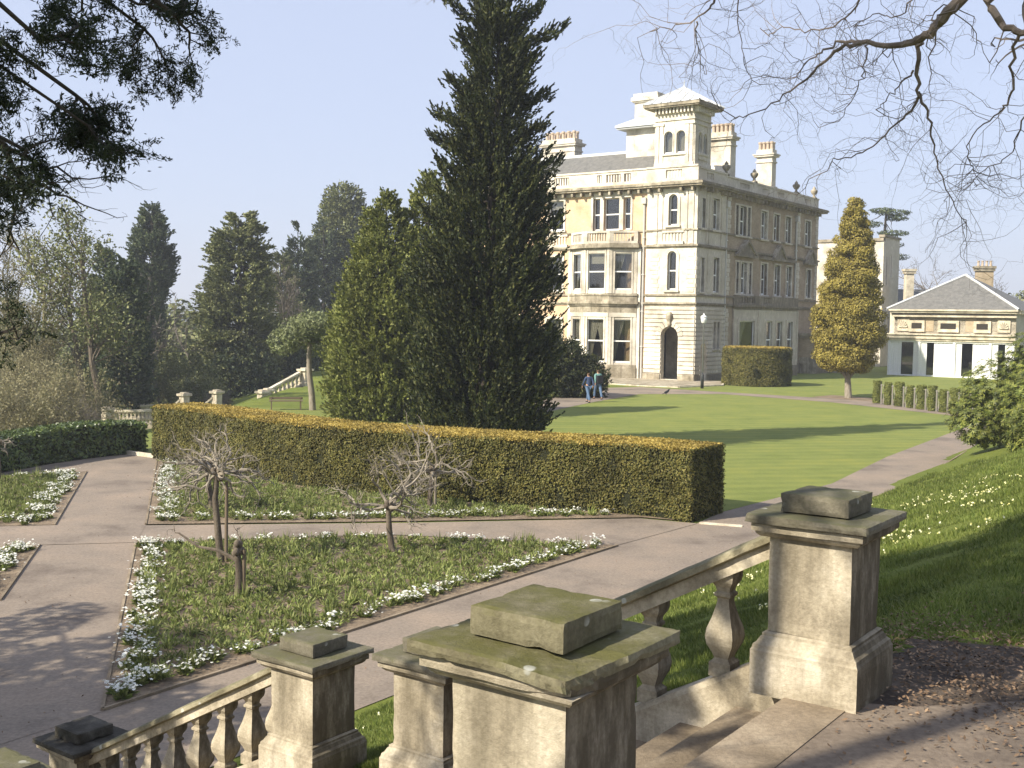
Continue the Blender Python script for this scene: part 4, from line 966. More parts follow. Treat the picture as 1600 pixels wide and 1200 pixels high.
g = G(); fb_.box(g, -.15, 5.5, 13.6, 13.85, -.5, .15); fa.box(g, .0, 14.1, 13.2, 13.5, -.5, .15); g.box(0.4, 5, .4, 13.6, 13.0, 13.1); g.build('coping', MT['house_dark'], t)
fa.own = fb_.own = t
for x in wins[:]: 
    g = G(); fb_.box(g, x[0], x[1], x[2], x[3], -.3, -.26); g.build('window', MT['dark'], t)
for a, b, c, d in ((2, 3, 8, 10), (5, 6, 8, 10), (8.4, 9.4, 7.5, 10.5)): g = G(); fa.box(g, a, b, c, d, -.3, -.26); g.build('window', MT['dark'], t)
p = at(1405, 500, 125); t = thing('slate_roofed_house', (p[0], p[1], 0), 'long dark slate roof with a small white gable between the rear block and the pavilion', 'house', rz=rad(-8))
G().box(0, 9, 0, 8, 0, 6.1).build('wall', MT['far_stone'], t)
g = G(); hip(g, -.4, 9.4, -.4, 8.4, 6.1, 8.5, .4, 8.5, 3.5, 4.2); g.build('roof', MT['slate'], t)
g = G(); g.prism([(0, 6.0), (1.8, 6.0), (.9, 7.2)], -.6, .4, lambda V: np.c_[V[:, 0], V[:, 2], V[:, 1]]); g.build('gable', MT['far_stone'], t)
p = at(1570, 500, 125); t = thing('flat_roofed_house', (p[0], p[1], 0), 'low white flat-roofed building at the right edge behind the pavilion', 'building', rz=rad(-8))
G().box(0, 14, 0, 8, 0, 6.5).build('wall', MT['far_stone'], t)
G().box(-.3, 14.3, -.3, 8.3, 6.5, 7.0).build('roof', MT['white'], t); G().box(-2.2, 0, 1, 4, 0, 7.6).build('annexe', MT['brick_tan'], t)

# ================================================================ lamp post, people, bird, bench
LP = gp(1097, 607); t = thing('lamp_post', LP, 'slender grey lamp post with a white lantern in front of the mansion corner', 'lamp post')
G().lathe([(.11, 0), (.11, .9), (.075, .95), (.05, 1.1)], 10).build('base', MT['iron'], t, True)
G().lathe([(.05, 1.0), (.038, 4.35), (.07, 4.37), (.07, 4.42)], 8).build('pole', MT['galv'], t, True)
MT['opal'] = plain('opal_glass', (.75, .76, .74), .3)
G().lathe([(.13, 4.42), (.16, 4.46), (.20, 4.66), (.21, 4.8)], 10).build('lantern', MT['opal'], t, True)
G().lathe([(.22, 4.8), (.24, 4.82), (.16, 4.93), (.06, 4.98), (.04, 5.08), (0, 5.1)], 10).build('lantern_cap', MT['white'], t, True)

def skin(name, verts, edges, radii, mat, parent, sub=2, root=0):
    me = bpy.data.meshes.new(name); me.from_pydata([tuple(v) for v in verts], edges, []); me.update()
    o = bpy.data.objects.new(name, me); COL.objects.link(o); o.parent = parent; me.materials.append(mat)
    md = o.modifiers.new('skin', 'SKIN'); md.use_smooth_shade = True
    for i, r in enumerate(radii):
        v = me.skin_vertices[0].data[i]; v.radius = (r, r) if not isinstance(r, tuple) else r; v.use_root = (i == root)
    s = o.modifiers.new('sub', 'SUBSURF'); s.levels = sub; s.render_levels = sub
    return o
MT['skin'] = plain('skin', (.45, .27, .18), .6); MT['hair'] = plain('brown_hair', (.09, .05, .025), .7); MT['navy'] = plain('navy_cloth', (.045, .07, .14), .9)
MT['denim'] = plain('blue_denim', (.10, .16, .26), .9); MT['teal'] = plain('teal_cloth', (.16, .30, .27), .9); MT['black'] = plain('black_cloth', (.02, .02, .024), .9); MT['pale_cloth'] = plain('pale_cloth', (.42, .44, .46), .9)
def person(p, hd, h, label, top, legs, hair, stride=.2, bag=None, lower=None):
    s = h/1.72; t = thing('person', p, label, 'person', None, rz=hd)
    # forward is +Y; walking mid-stride
    B = [(0, 0, .95), (0, 0, 1.12), (0, .01, 1.32), (0, .01, 1.44), (0, .015, 1.52), (0, .03, 1.60), (0, .035, 1.69)]
    R_ = [.13, .115, .14, .085, .05, .085, .07]
    E = [(i, i+1) for i in range(6)]
    def add(pt, r, par): B.append(pt); R_.append(r); E.append((par, len(B)-1)); return len(B)-1
    for sg, st in ((1, stride), (-1, -stride)):
        a = add((sg*.10, 0, .88), .095, 0); k = add((sg*.10, st*.75+.02, .50), .062, a); an = add((sg*.10, st*1.25-.04, .09), .042, k); add((sg*.11, st*1.25+.12, .04), .036, an)
        sh_ = add((sg*.185, 0, 1.41), .058, 3); el = add((sg*.235, -st*.5-.02, 1.14), .042, sh_); wr = add((sg*.22, -st*.9+.08, .93), .03, el); hn = add((sg*.215, -st*.9+.11, .85), .032, wr)
        for f in range(3): add((sg*(.20+.014*f), -st*.9+.12, .79), .010, hn)
        add((sg*.19, -st*.9+.15, .83), .010, hn)
    sc_ = lambda P: [tuple(np.array(q)*s) for q in P]
    skin('body', sc_(B), E, [r*s for r in R_], MT['skin'], t)
    TB = [(0, 0, .90), (0, 0, 1.12), (0, .01, 1.32), (0, .01, 1.43)]; TR_ = [.155, .14, .165, .10]; TE = [(0, 1), (1, 2), (2, 3)]
    for sg, st in ((1, stride), (-1, -stride)):
        n = len(TB); TB += [(sg*.185, 0, 1.41), (sg*.235, -st*.5-.02, 1.14), (sg*.222, -st*.9+.07, .95)]; TR_ += [.078, .060, .048]; TE += [(3, n), (n, n+1), (n+1, n+2)]
    skin('jacket', sc_(TB), TE, [r*s for r in TR_], top, t)
    LB = [(0, 0, .96)]; LR = [.145]; LE = []
    for sg, st in ((1, stride), (-1, -stride)):
        n = len(LB); LB += [(sg*.10, 0, .88), (sg*.10, st*.75+.02, .50), (sg*.10, st*1.25-.04, .12)]; LR += [.108, .080, .065]; LE += [(0, n), (n, n+1), (n+1, n+2)]
    skin('trousers', sc_(LB), LE, [r*s for r in LR], legs, t)
    for sg, st in ((1, stride), (-1, -stride)):
        skin('shoe', sc_([(sg*.10, st*1.25-.07, .05), (sg*.11, st*1.25+.14, .035)]), [(0, 1)], [.055*s, .045*s], MT['black'], t, 1)
    skin('hair', sc_([(0, .0, 1.70), (0, -.02, 1.62), (0, -.03, 1.53)]), [(0, 1), (1, 2)], [.088*s, .092*s, .06*s], hair, t)
    if bag is not None:
        G().box(-.17, .17, -.30, -.13, .95, 1.38).build('bag', bag, t)
    return t
pp = gp(919, 629); person(pp, rad(25), 1.66, 'person in a navy jacket, left one of the walking pair', MT['navy'], MT['denim'], MT['hair'], .26, None)
pp = gp(934, 624); person(pp, rad(20), 1.72, 'person in a teal top with a black bag, right one of the walking pair', MT['teal'], MT['denim'], MT['hair'], -.24, MT['black'])
pp = gp(1041, 618); t = thing('crow', pp, 'black bird standing on the lawn edge below the mansion door', 'bird', rz=rad(-60))
skin('body', [(0, -.02, .20), (0, .12, .26), (0, .20, .36), (0, .23, .40), (0, -.16, .15)], [(0, 1), (1, 2), (2, 3), (0, 4)], [.085, .075, .045, .045, .035], MT['black'], t)
G().add([(-.015, .26, .41), (.015, .26, .41), (0, .26, .385), (0, .36, .385)], t=[(0, 1, 3), (1, 2, 3), (2, 0, 3)]).build('beak', MT['iron'], t)
G().add([(-.03, -.12, .16), (.03, -.12, .16), (.05, -.36, .09), (-.05, -.36, .09), (0, -.2, .10)], [(0, 1, 2, 3)], t=[(0, 3, 4), (1, 4, 2), (2, 4, 3)]).build('tail', MT['black'], t)
for sx in (-.035, .035): G().tube([(sx, 0, .15), (sx, .01, 0)], [.009, .007], 4).build('leg', MT['iron'], t)
bp_ = gp(447, 641); t = thing('park_bench', bp_, 'small timber bench on the grass near the foot of the far sloping balustrade', 'bench', rz=rad(12))
G().box(-.8, .8, 0, .09, .42, .46).box(-.8, .8, .12, .21, .42, .46).box(-.8, .8, .24, .33, .42, .46).box(-.8, .8, .36, .45, .42, .46).build('seat', MT['wood'], t)
G().box(-.8, .8, .46, .49, .50, .60).build('backrest', MT['wood'], t)
for x in (-.72, .66):
    for y in (0.02, .42): G().box(x, x+.06, y, y+.06, 0, .42 if y < .2 else .6).build('leg', MT['wood'], t)
# ================================================================ vegetation helpers
def unit(a): return a/(np.linalg.norm(a, axis=-1, keepdims=True)+1e-9)
def rdir(rg, n): return unit(rg.normal(size=(n, 3)))
def tufts(g, C, D, L_, n, ll, lw, rg, spread=.3, open_=.55):
    """leafy shoots: n narrow leaves along every shoot axis"""
    m = len(C); D = unit(D); Lr = np.broadcast_to(np.asarray(L_, float), (m,))
    tt = rg.random((m, n))**.9
    ctr = C[:, None]+D[:, None]*(Lr[:, None]*tt)[..., None]+rg.normal(0, 1, (m, n, 3))*(spread*Lr[:, None]*(1.05-tt)*.5)[..., None]
    ax = unit(D[:, None]+rg.normal(0, open_, (m, n, 3)))
    l = ll*rg.uniform(.6, 1.3, (m, n, 1))*(1.1-.4*tt[..., None]); ww = unit(np.cross(ax, rg.normal(size=(m, n, 3))))
    g.blades(ctr.reshape(-1, 3), (ax*l/2).reshape(-1, 3), (ww*lw/2*rg.uniform(.7, 1.3, (m, n, 1))).reshape(-1, 3)); return g
def leafcloud(g, C, Nrm, ll, lw, rg, tilt=.7):
    n = len(C); nr = unit(Nrm+rg.normal(0, tilt, (n, 3))); ax = unit(np.cross(nr, rg.normal(size=(n, 3)))); w_ = np.cross(nr, ax)
    g.blades(C, ax*ll/2*rg.uniform(.6, 1.35, (n, 1)), w_*lw/2*rg.uniform(.7, 1.3, (n, 1))); return g
def bend(p0, p1, rg, n=6, wob=.06, sag=0.0):
    p0 = np.array(p0, float); p1 = np.array(p1, float); L_ = np.linalg.norm(p1-p0); t = np.linspace(0, 1, n)[:, None]
    W_ = rg.normal(0, wob*L_, (n, 3))*np.sin(t*math.pi); P = p0+(p1-p0)*t+W_; P[:, 2] += -sag*L_*np.sin(t[:, 0]*math.pi); return P
def grow(g, p, d, L_, r, lev, rg, P, tips=None, segs=6):
    """recursive limb: P = dict(n children per level, ang, ratio, up, wob, rr)"""
    n = max(3, int(P.get('pts', 6)-lev)); pts = [np.array(p, float)]; dd = unit(np.array(d, float)); dirs = [dd]
    for i in range(n):
        dd = unit(dd+rg.normal(0, P['wob'], 3)+np.array([0, 0, P['up'][min(lev, len(P['up'])-1)]])/n); pts.append(pts[-1]+dd*L_/n); dirs.append(dd)
    pts = np.array(pts); r1 = r*P.get('tip', .35)
    if lev >= P['lev']: r1 = r*.3
    r1 = max(r1, P.get('rmin', 0)*.6); r = max(r, P.get('rmin', 0))
    g.tube(pts, np.linspace(r, r1, len(pts)), max(3, segs-lev)); 
    if tips is not None and lev >= P['lev']-1: tips.append((pts[-1], dirs[-1]))
    if lev >= P['lev']: return
    k = P['n'][min(lev, len(P['n'])-1)]; k = max(1, int(k+rg.uniform(-.5, .99))); st = P.get('start', .25) if lev else P.get('start0', .3)
    for c in range(k):
        f = st+(1-st)*(c+rg.uniform(.2, .9))/k; f = min(f, .99); i = int(f*n); fr = f*n-i
        q = pts[i]*(1-fr)+pts[i+1]*fr; a = rg.uniform(*P['ang']); ax = unit(np.cross(dirs[i], rg.normal(size=3)))
        nd = dirs[i]*math.cos(a)+ax*math.sin(a); 
        grow(g, q, nd, L_*P['ratio']*rg.uniform(.75, 1.2)*(1.15-.5*f), r*P['rr']*(1.1-.5*f), lev+1, rg, P, tips, segs)
    grow(g, pts[-1], dirs[-1], L_*P['ratio']*.9, r1, lev+1, rg, P, tips, segs)
def put(g, name, mat, t, smooth=False):
    """geometry was made in world coordinates: move it under its thing"""
    loc = np.array(t.location); g.V = [v-loc for v in g.V]; return g.build(name, mat, t, smooth)
def base_z(x, y): return tz(x, y)

def conifer(name, label, x, y, h, prof, nt, seed, mat, bark, tl=.8, nleaf=26, ll=.2, lw=.055, up=.6, cat='tree', group=None, z0=None, rt=.2, lump=.25, inner=.45, skirt=0.0, spread=.3, lean=(0, 0), open_=.5, nbd=14):
    """tapering evergreen: trunk, boughs and leafy shoots; prof: [(height fraction, radius)]"""
    rg = np.random.default_rng(seed); z0 = tz(x, y) if z0 is None else z0
    t = thing(name, (x, y, z0), label, cat, group)
    pf = np.array(prof, float); hs = np.linspace(pf[0, 0], 1, 200); rs = np.interp(hs, pf[:, 0], pf[:, 1]); cdf = np.cumsum(rs+.06); cdf /= cdf[-1]
    hh = np.interp(rg.random(nt), cdf, hs); th = rg.uniform(0, 2*math.pi, nt)
    # boughs gather the shoots into uneven layers and clumps
    nb = max(24, nt//nbd); bh = np.interp(rg.random(nb), cdf, hs); bt = rg.uniform(0, 2*math.pi, nb); br = rg.uniform(1-lump*1.5, 1+lump, nb)
    k = rg.integers(0, nb, nt); hh = np.clip(bh[k]+rg.normal(0, .018, nt), pf[0, 0], .995); th = bt[k]+rg.normal(0, .28, nt)
    R_ = np.interp(hh, pf[:, 0], pf[:, 1])*br[k]; fr = rg.uniform(inner, 1.0, nt)**.6
    rr = R_*fr
    C = np.stack([x+rr*np.cos(th)+lean[0]*hh, y+rr*np.sin(th)+lean[1]*hh, z0+hh*h-rr*.05+(fr-.6)*.2*tl], 1)
    D = np.stack([np.cos(th)*(1-up*.3), np.sin(th)*(1-up*.3), np.full(nt, up)], 1)+rg.normal(0, .22, (nt, 3))
    g = G(); sz = tl*rg.uniform(.6, 1.25, nt)*np.interp(hh, [0, .75, 1], [1, .9, .6])
    tufts(g, C, D, sz, nleaf, ll, lw, rg, spread, open_)
    put(g, 'crown', mat, t)
    g = G(); P = np.array([[x+lean[0]*f, y+lean[1]*f, z0-.1+h*f*.97] for f in np.linspace(0, 1, 10)]); g.tube(P, np.linspace(rt, .03, 10), 9)
    for i in range(nb):
        if i % 2: continue
        p0 = np.array([x+lean[0]*bh[i], y+lean[1]*bh[i], z0+h*bh[i]-np.interp(bh[i], pf[:, 0], pf[:, 1])*.2]); R0 = np.interp(bh[i], pf[:, 0], pf[:, 1])*br[i]*.85
        p1 = np.array([x+R0*math.cos(bt[i])+lean[0]*bh[i], y+R0*math.sin(bt[i])+lean[1]*bh[i], z0+h*bh[i]])
        g.tube(bend(p0, p1, rg, 5, .05, .06), np.linspace(rt*.22, .012, 5), 4)
    put(g, 'trunk', bark, t, True); return t
def bare(name, label, x, y, h, seed, mat, P, r=.18, z0=None, cat='tree', group=None, lean=(0, 0), buds=None, nb=6, bs=.12, trunk_h=.3):
    rg = np.random.default_rng(seed); z0 = tz(x, y) if z0 is None else z0; t = thing(name, (x, y, z0), label, cat, group); g = G(); tips = []
    grow(g, (x, y, z0-.1), (lean[0], lean[1], 1), h*.72, r, 0, rg, P, tips)
    put(g, 'trunk', mat, t)
    if buds is not None:
        C = np.array([p for p, d in tips]); D = np.array([d for p, d in tips]); C = np.repeat(C, nb, 0); D = np.repeat(D, nb, 0)
        g = G(); C = C+rg.normal(0, bs*1.6, C.shape); leafcloud(g, C, D, bs, bs*.6, rg, 1.5); put(g, 'spring_leaves', buds, t)
    return t
def blobs(name, label, x, y, B, nper, seed, mat, bark, ll, lw, z0=None, trunks=(), cat='tree', group=None, shell=.35, tl=None, nleaf=10):
    """crown of leaf clumps gathered in lobes; B: (dx,dy,z,rx,ry,rz)"""
    rg = np.random.default_rng(seed); z0 = tz(x, y) if z0 is None else z0; t = thing(name, (x, y, z0), label, cat, group); g = G()
    for dx, dy, z, rx, ry, rz in B:
        n = int(nper*(rx*ry+rx*rz+ry*rz)/3); d = rdir(rg, n); lump = 1+.16*np.sin(d[:, 0]*7+dx*3)*np.sin(d[:, 2]*6+z*2)*np.sin(d[:, 1]*8)
        f = (1-shell*rg.random(n)**1.5)*lump; C = np.array([x+dx, y+dy, z0+z])+d*f[:, None]*np.array([rx, ry, rz])
        if tl: tufts(g, C, d+np.array([0, 0, .4]), tl*rg.uniform(.6, 1.2, n), nleaf, ll, lw, rg, .5, .7)
        else: leafcloud(g, C, d+np.array([0, 0, .4]), ll, lw, rg, .6)
    put(g, 'crown', mat, t); g = G()
    for P, r0_, r1_ in trunks:
        P = np.array(P, float)+np.array([x, y, z0]); g.tube(P, np.linspace(r0_, r1_, len(P)), 8)
    for dx, dy, z, rx, ry, rz in B[:10]:
        if trunks: q = np.array(trunks[0][0][-1])+np.array([x, y, z0]); g.tube(bend(q, (x+dx, y+dy, z0+z+rz*.3), rg, 5, .05), [.07, .06, .045, .03, .015], 4)
    if g.V: put(g, 'trunk', bark, t, True)
    return t
# ================================================================ clipped hedges
def resample(P, step):
    P = np.array(P, float); d = np.r_[0, np.cumsum(np.hypot(*np.diff(P, axis=0).T))]; n = max(2, int(d[-1]/step)); s = np.linspace(0, d[-1], n+1)
    return np.c_[np.interp(s, d, P[:, 0]), np.interp(s, d, P[:, 1])]
def smooth_line(P, it=3):
    P = np.array(P, float)
    for _ in range(it):
        Q = [P[0]]
        for a, b in zip(P[:-1], P[1:]): Q += [a*.75+b*.25, a*.25+b*.75]
        Q.append(P[-1]); P = np.array(Q)
    return P
def hedge(name, label, front, back, hfun, dens, seed, mat, topmat, ll=.055, lw=.03, cat='hedge', z0=0.0, group=None, gaps=0.0):
    """front/back: plan polylines with matching points; leafy skin over a dark twiggy body"""
    rg = np.random.default_rng(seed); n = 90
    A = resample(front, np.hypot(*np.diff(np.array(front), axis=0).T).sum()/n)[:n]; B = resample(back, np.hypot(*np.diff(np.array(back), axis=0).T).sum()/n)[:n]
    c = (A.mean(0)+B.mean(0))/2; t = thing(name, (c[0], c[1], z0), label, cat, group)
    Hh = np.array([hfun(i/(n-1)) for i in range(n)])
    ins = .07; mid = (A+B)/2; hw = np.linalg.norm(A-B, axis=1)[:, None]/2; k = (hw-ins)/hw
    A2, B2 = mid+(A-mid)*k, mid+(B-mid)*k
    g = G(); R_ = []
    for i in range(n):
        for p, z in ((A2[i], 0), (A2[i], Hh[i]-ins-.12), (A2[i]*.9+mid[i]*.1, Hh[i]-ins), (B2[i]*.9+mid[i]*.1, Hh[i]-ins), (B2[i], Hh[i]-ins-.12), (B2[i], 0)): R_.append((p[0], p[1], z0+z))
    R_ = np.array(R_); R_ += rg.normal(0, .012, R_.shape); q = [(i*6+j, i*6+j+1, (i+1)*6+j+1, (i+1)*6+j) for i in range(n-1) for j in range(5)]
    g.add(R_, q, polys=[list(range(6)), list(range((n-1)*6, n*6))]); put(g, 'twiggy_body', MT['hedge_body'], t)
    # leafy skin: sides, ends
    def lerp(P, s): i = np.clip((s*(n-1)).astype(int), 0, n-2); f = (s*(n-1)-i)[:, None]; return P[i]*(1-f)+P[i+1]*f
    gs = G(); Ln = np.hypot(*np.diff(A, axis=0).T).sum()
    for P, Q in ((A, B), (B, A)):
        m = int(Ln*Hh.mean()*dens); s = rg.random(m); z = rg.random(m); p = lerp(P, s); nr = unit(np.c_[p-lerp(Q, s), np.zeros(m)]); hh_ = np.interp(s, np.linspace(0, 1, n), Hh)
        keep = (z > .06+.05*np.sin(s*90)*np.sin(s*37)) | (rg.random(m) < .25); wav = .03*np.sin(s*Ln*3.1+z*5)+.025*np.sin(s*Ln*7.3)*np.sin(z*9+s*20)+rg.normal(0, .02, m)
        zz = z*hh_; rnd = np.clip((zz-(hh_-.12))/.12, 0, 1)**2*.06
        if gaps: 
            hol = np.sin(s*Ln*2.3+z*3)*np.sin(s*Ln*5.7-z*7+1)+np.sin(z*11+s*Ln*3.3)*.5; keep &= (hol < 1.1) | (rg.random(m) < .4); wav -= np.clip(hol-.7, 0, 1)*.07
        C = np.c_[p, z0+zz]+nr*(wav-rnd-.02)[:, None]; leafcloud(gs, C[keep], nr[keep]+np.array([0, 0, .35]), ll, lw, rg, .65)
    for e in (0, n-1):
        o = 1 if e else 0; dd = unit(np.r_[mid[e]-mid[e-1 if e else 1], 0.0]); wd = np.linalg.norm(A[e]-B[e]); m = int(wd*Hh[e]*dens*1.1); s = rg.random((m, 1)); z = rg.random(m)
        C = np.c_[A[e]*(1-s)+B[e]*s, z0+z*Hh[e]]+dd*(.0+rg.normal(0, .025, (m, 1))); leafcloud(gs, C, np.tile(dd, (m, 1))+np.array([0, 0, .3]), ll, lw, rg, .65)
    put(gs, 'leafy_side', mat, t)
    m = int(Ln*hw.mean()*2*dens*1.15); s = rg.random(m); f = rg.random((m, 1)); p = lerp(A, s)*(1-f)+lerp(B, s)*f; e = np.minimum(f, 1-f)[:, 0]*hw.mean()*2
    C = np.c_[p, z0+np.interp(s, np.linspace(0, 1, n), Hh)-np.clip(.10-e, 0, 1)*.5+rg.normal(0, .016, m)]
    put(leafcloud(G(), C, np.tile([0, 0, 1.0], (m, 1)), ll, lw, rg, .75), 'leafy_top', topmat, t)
    return t
MT['hedge_body'] = rock('hedge_interior', [(.3, (.012, .015, .006)), (.7, (.045, .045, .016))], 14, bs=20, bstr=1, bd=.05)
hf = smooth_line([g2(238, 717), g2(300, 726), g2(400, 748), g2(500, 766), g2(640, 779), g2(760, 789), g2(900, 799), g2(1000, 807), g2(1090, 819)], 2)
def offset_line(P, w_):
    P = np.array(P); T = np.gradient(P, axis=0); T /= np.linalg.norm(T, axis=1)[:, None]; Nn = np.c_[-T[:, 1], T[:, 0]]; return P+Nn*w_
hb = offset_line(hf, 1.75)
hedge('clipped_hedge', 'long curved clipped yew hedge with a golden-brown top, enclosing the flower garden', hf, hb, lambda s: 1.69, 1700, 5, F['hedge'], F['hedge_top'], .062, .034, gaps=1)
lf = smooth_line([(-20.5, 27.5), g2(-60, 752), g2(0, 740), g2(100, 722), g2(190, 711), g2(236, 708)], 1)
hedge('laurel_hedge', 'low dark green laurel hedge along the far path, at the left', lf, offset_line(lf, 1.3), lambda s: 1.02+.03*math.sin(s*17), 420, 6, F['laurel'], F['laurel'], .13, .06)
# drum-shaped yew
cx, cy = gp(1184, 604)[:2]+np.array([.3, 1.9]); rg = np.random.default_rng(8)
t = thing('drum_topiary', (cx, cy, 0), 'clipped drum of yew standing in front of the shaded side of the mansion', 'topiary')
G().lathe([(2.25, 0), (2.3, 2.3), (2.0, 2.6)], 40).build('twiggy_body', MT['hedge_body'], t)
n = 34000; a = rg.uniform(0, 2*math.pi, n); z = rg.uniform(.05, 2.72, n); nr = np.c_[np.cos(a), np.sin(a), np.zeros(n)]
hol = np.sin(a*9)*np.sin(a*4+z*3); C = nr*(2.42+.03*np.sin(a*11+z*4)+rg.normal(0, .03, n)-np.clip(hol-.5, 0, 1)*.12-np.clip(z-2.6, 0, 1)*.6)[:, None]+np.c_[np.zeros((n, 2)), z]
leafcloud(G(), C, nr+[0, 0, .3], .12, .06, rg).build('leafy_side', F['hedge'], t) if False else None
gq = G(); leafcloud(gq, C, nr+np.array([0, 0, .3]), .12, .06, rg); gq.build('leafy_side', F['hedge'], t)
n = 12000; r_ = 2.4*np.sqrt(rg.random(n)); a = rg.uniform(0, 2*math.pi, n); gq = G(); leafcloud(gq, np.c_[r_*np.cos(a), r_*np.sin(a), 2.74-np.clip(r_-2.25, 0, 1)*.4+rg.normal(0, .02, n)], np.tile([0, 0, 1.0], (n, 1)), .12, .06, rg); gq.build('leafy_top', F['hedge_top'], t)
# row of small columnar shrubs tied to pale stakes
for i in range(9):
    f = i/8.0; px = 1370+f*138; p = gp(px, 630.5+f*19); rg = np.random.default_rng(300+i)
    if i == 0:
        ca_ = thing('column_shrub', p, '', 'shrub', None); gq = G(); n = 4200; a = rg.uniform(0, 2*math.pi, n); z = rg.uniform(.05, 1.3, n); rr = (.215+.035*np.sin(z*6+a*2))*rg.uniform(.65, 1.05, n)
        leafcloud(gq, np.c_[rr*np.cos(a), rr*np.sin(a), z], np.c_[np.cos(a), np.sin(a), np.full(n, .4)], .11, .055, rg); crown = gq.build('foliage', F['thuja'], ca_)
        G().tube([(0, 0, 0), (0, 0, 1.1)], [.03, .02], 5).build('stem', MT['bark'], ca_); c0 = ca_
    else: c0 = copy_tree(ca_)
    c0.location = tuple(p); c0.rotation_euler = (0, 0, i*1.3); s_ = .92+.16*rg.random(); c0.scale = (s_, s_, s_)
    tag(c0, ['first', 'second', 'third', 'fourth', 'fifth', 'sixth', 'seventh', 'eighth', 'ninth'][i]+' from the left of the row of narrow clipped shrubs before the pavilion', 'shrub', 'row of narrow clipped shrubs')
st0 = None
for i in range(9):
    for j in (0, 1):
        f = (i+.38+.24*j)/8.0; p = gp(1370+f*138, 630.5+f*19)
        if st0 is None: st0 = tag(G().box(-.03, .03, -.03, .03, 0, 1.15).box(-.035, .035, -.06, .06, 1.05, 1.12).build('garden_stake', MT['stake']), None); s0 = st0
        else: s0 = st0.copy(); COL.objects.link(s0)
        s0.location = tuple(p); tag(s0, 'thin pale stake standing between the narrow clipped shrubs', 'stake', 'pale stakes among the narrow clipped shrubs')
# ================================================================ trees of the middle distance
conifer('conifer_tree', 'tallest dark conifer, left of the mansion, its top leaving the frame', -1.05, 38.8, 18.4,
        [(.0, 1.8), (.05, 2.05), (.15, 2.15), (.3, 2.1), (.42, 1.75), (.52, 1.4), (.61, 1.05), (.72, .72), (.80, .62), (.87, .55), (.94, .35), (1.0, .1)],
        5200, 41, F['yew'], MT['bark_dark'], tl=1.15, nleaf=40, ll=.19, lw=.062, up=.95, rt=.3, lump=.22, inner=.12, spread=.14, open_=.4, nbd=20, lean=(.6, 0))
_t = bpy.data.objects['conifer_tree']; rgb = np.random.default_rng(4141); gb1, gb2 = G(), G()
for px, py in ((706, 6), (878, 46), (842, 12), (702, 128), (684, 178), (852, 150), (868, 255), (678, 216), (722, 62), (838, 92), (660, 330), (872, 345), (648, 420), (874, 440), (846, 200), (690, 262)):
    p1 = at(px, py, 38.6+rgb.uniform(-.6, .6)); zz = p1[2]-rgb.uniform(.3, .9); p0 = np.array([-1.05+.6*zz/18.4, 38.8, zz]); Q = bend(p0, p1, rgb, 9, .03, .10); gb1.tube(Q, np.linspace(.05, .012, 9), 5)
    for i in range(3, 9):
        m = 7; d = unit(Q[i]-Q[i-1])+np.array([0, 0, .7]); tufts(gb2, np.repeat(Q[i][None], m, 0)+rgb.normal(0, .1, (m, 3)), d+rgb.normal(0, .35, (m, 3)), .55*(1.25-i*.07), 26, .17, .055, rgb, .16, .4)
put(gb1, 'boughs', MT['bark_dark'], _t); put(gb2, 'shoots', F['yew'], _t)
conifer('conifer_tree', 'yellow-green conical conifer left of the tall dark one, front one of two', -5.75, 50.5, 10.0,
        [(.01, 2.3), (.12, 2.5), (.35, 2.35), (.6, 1.7), (.8, 1.0), (.93, .5), (1, .12)], 2900, 42, F['thuja'], MT['bark_dark'], tl=.75, nleaf=30, ll=.20, lw=.08, up=.8, rt=.2, lump=.09, inner=.35, spread=.4, nbd=4)
conifer('conifer_tree', 'yellow-green conical conifer close behind the tall dark one, rear one of two', -3.9, 51.5, 10.9,
        [(.01, 2.3), (.15, 2.5), (.4, 2.2), (.65, 1.6), (.85, .9), (1, .15)], 2300, 43, F['thuja'], MT['bark_dark'], tl=.75, nleaf=30, ll=.20, lw=.08, up=.8, rt=.2, lump=.10, inner=.35, spread=.4, nbd=4)
x, y = gp(487, 641)[:2]
blobs('parasol_tree', 'small umbrella-shaped pale green tree with a bare grey trunk beyond the hedge', x, y,
      [(-.6, 0, 3.8, 1.15, 1.2, .75), (.55, .1, 4.0, 1.25, 1.3, .85), (-1.35, .1, 3.3, .85, .8, .7), (1.3, 0, 3.6, .95, .9, .85), (.1, -.5, 4.2, 1.1, 1.0, .6), (.3, .6, 3.5, 1.1, 1.1, .9), (1.6, .2, 2.9, .7, .7, .7)],
      1250, 44, F['olive'], MT['bark_pale'], .17, .07, trunks=[(([.05, 0, -.1], [0, 0, .8], [-.12, 0, 1.7], [-.15, 0, 2.6], [-.1, 0, 3.2]), .17, .1)])
# bush against the mansion beside the tall conifer
x, y = 3.3, 66
blobs('shrub', 'dark loose shrub between the tall conifer and the bay of the mansion', x, y, [(-.6, 0, 1.5, 1.7, 1.4, 1.6), (.8, 0, 1.0, 1.3, 1.2, 1.1), (-1.8, .3, 1.7, 1.4, 1.4, 2.0), (-2.9, .6, 1.4, 1.3, 1.3, 1.7)], 520, 45, F['yew'], MT['bark_dark'], .25, .07, tl=.6, nleaf=12)
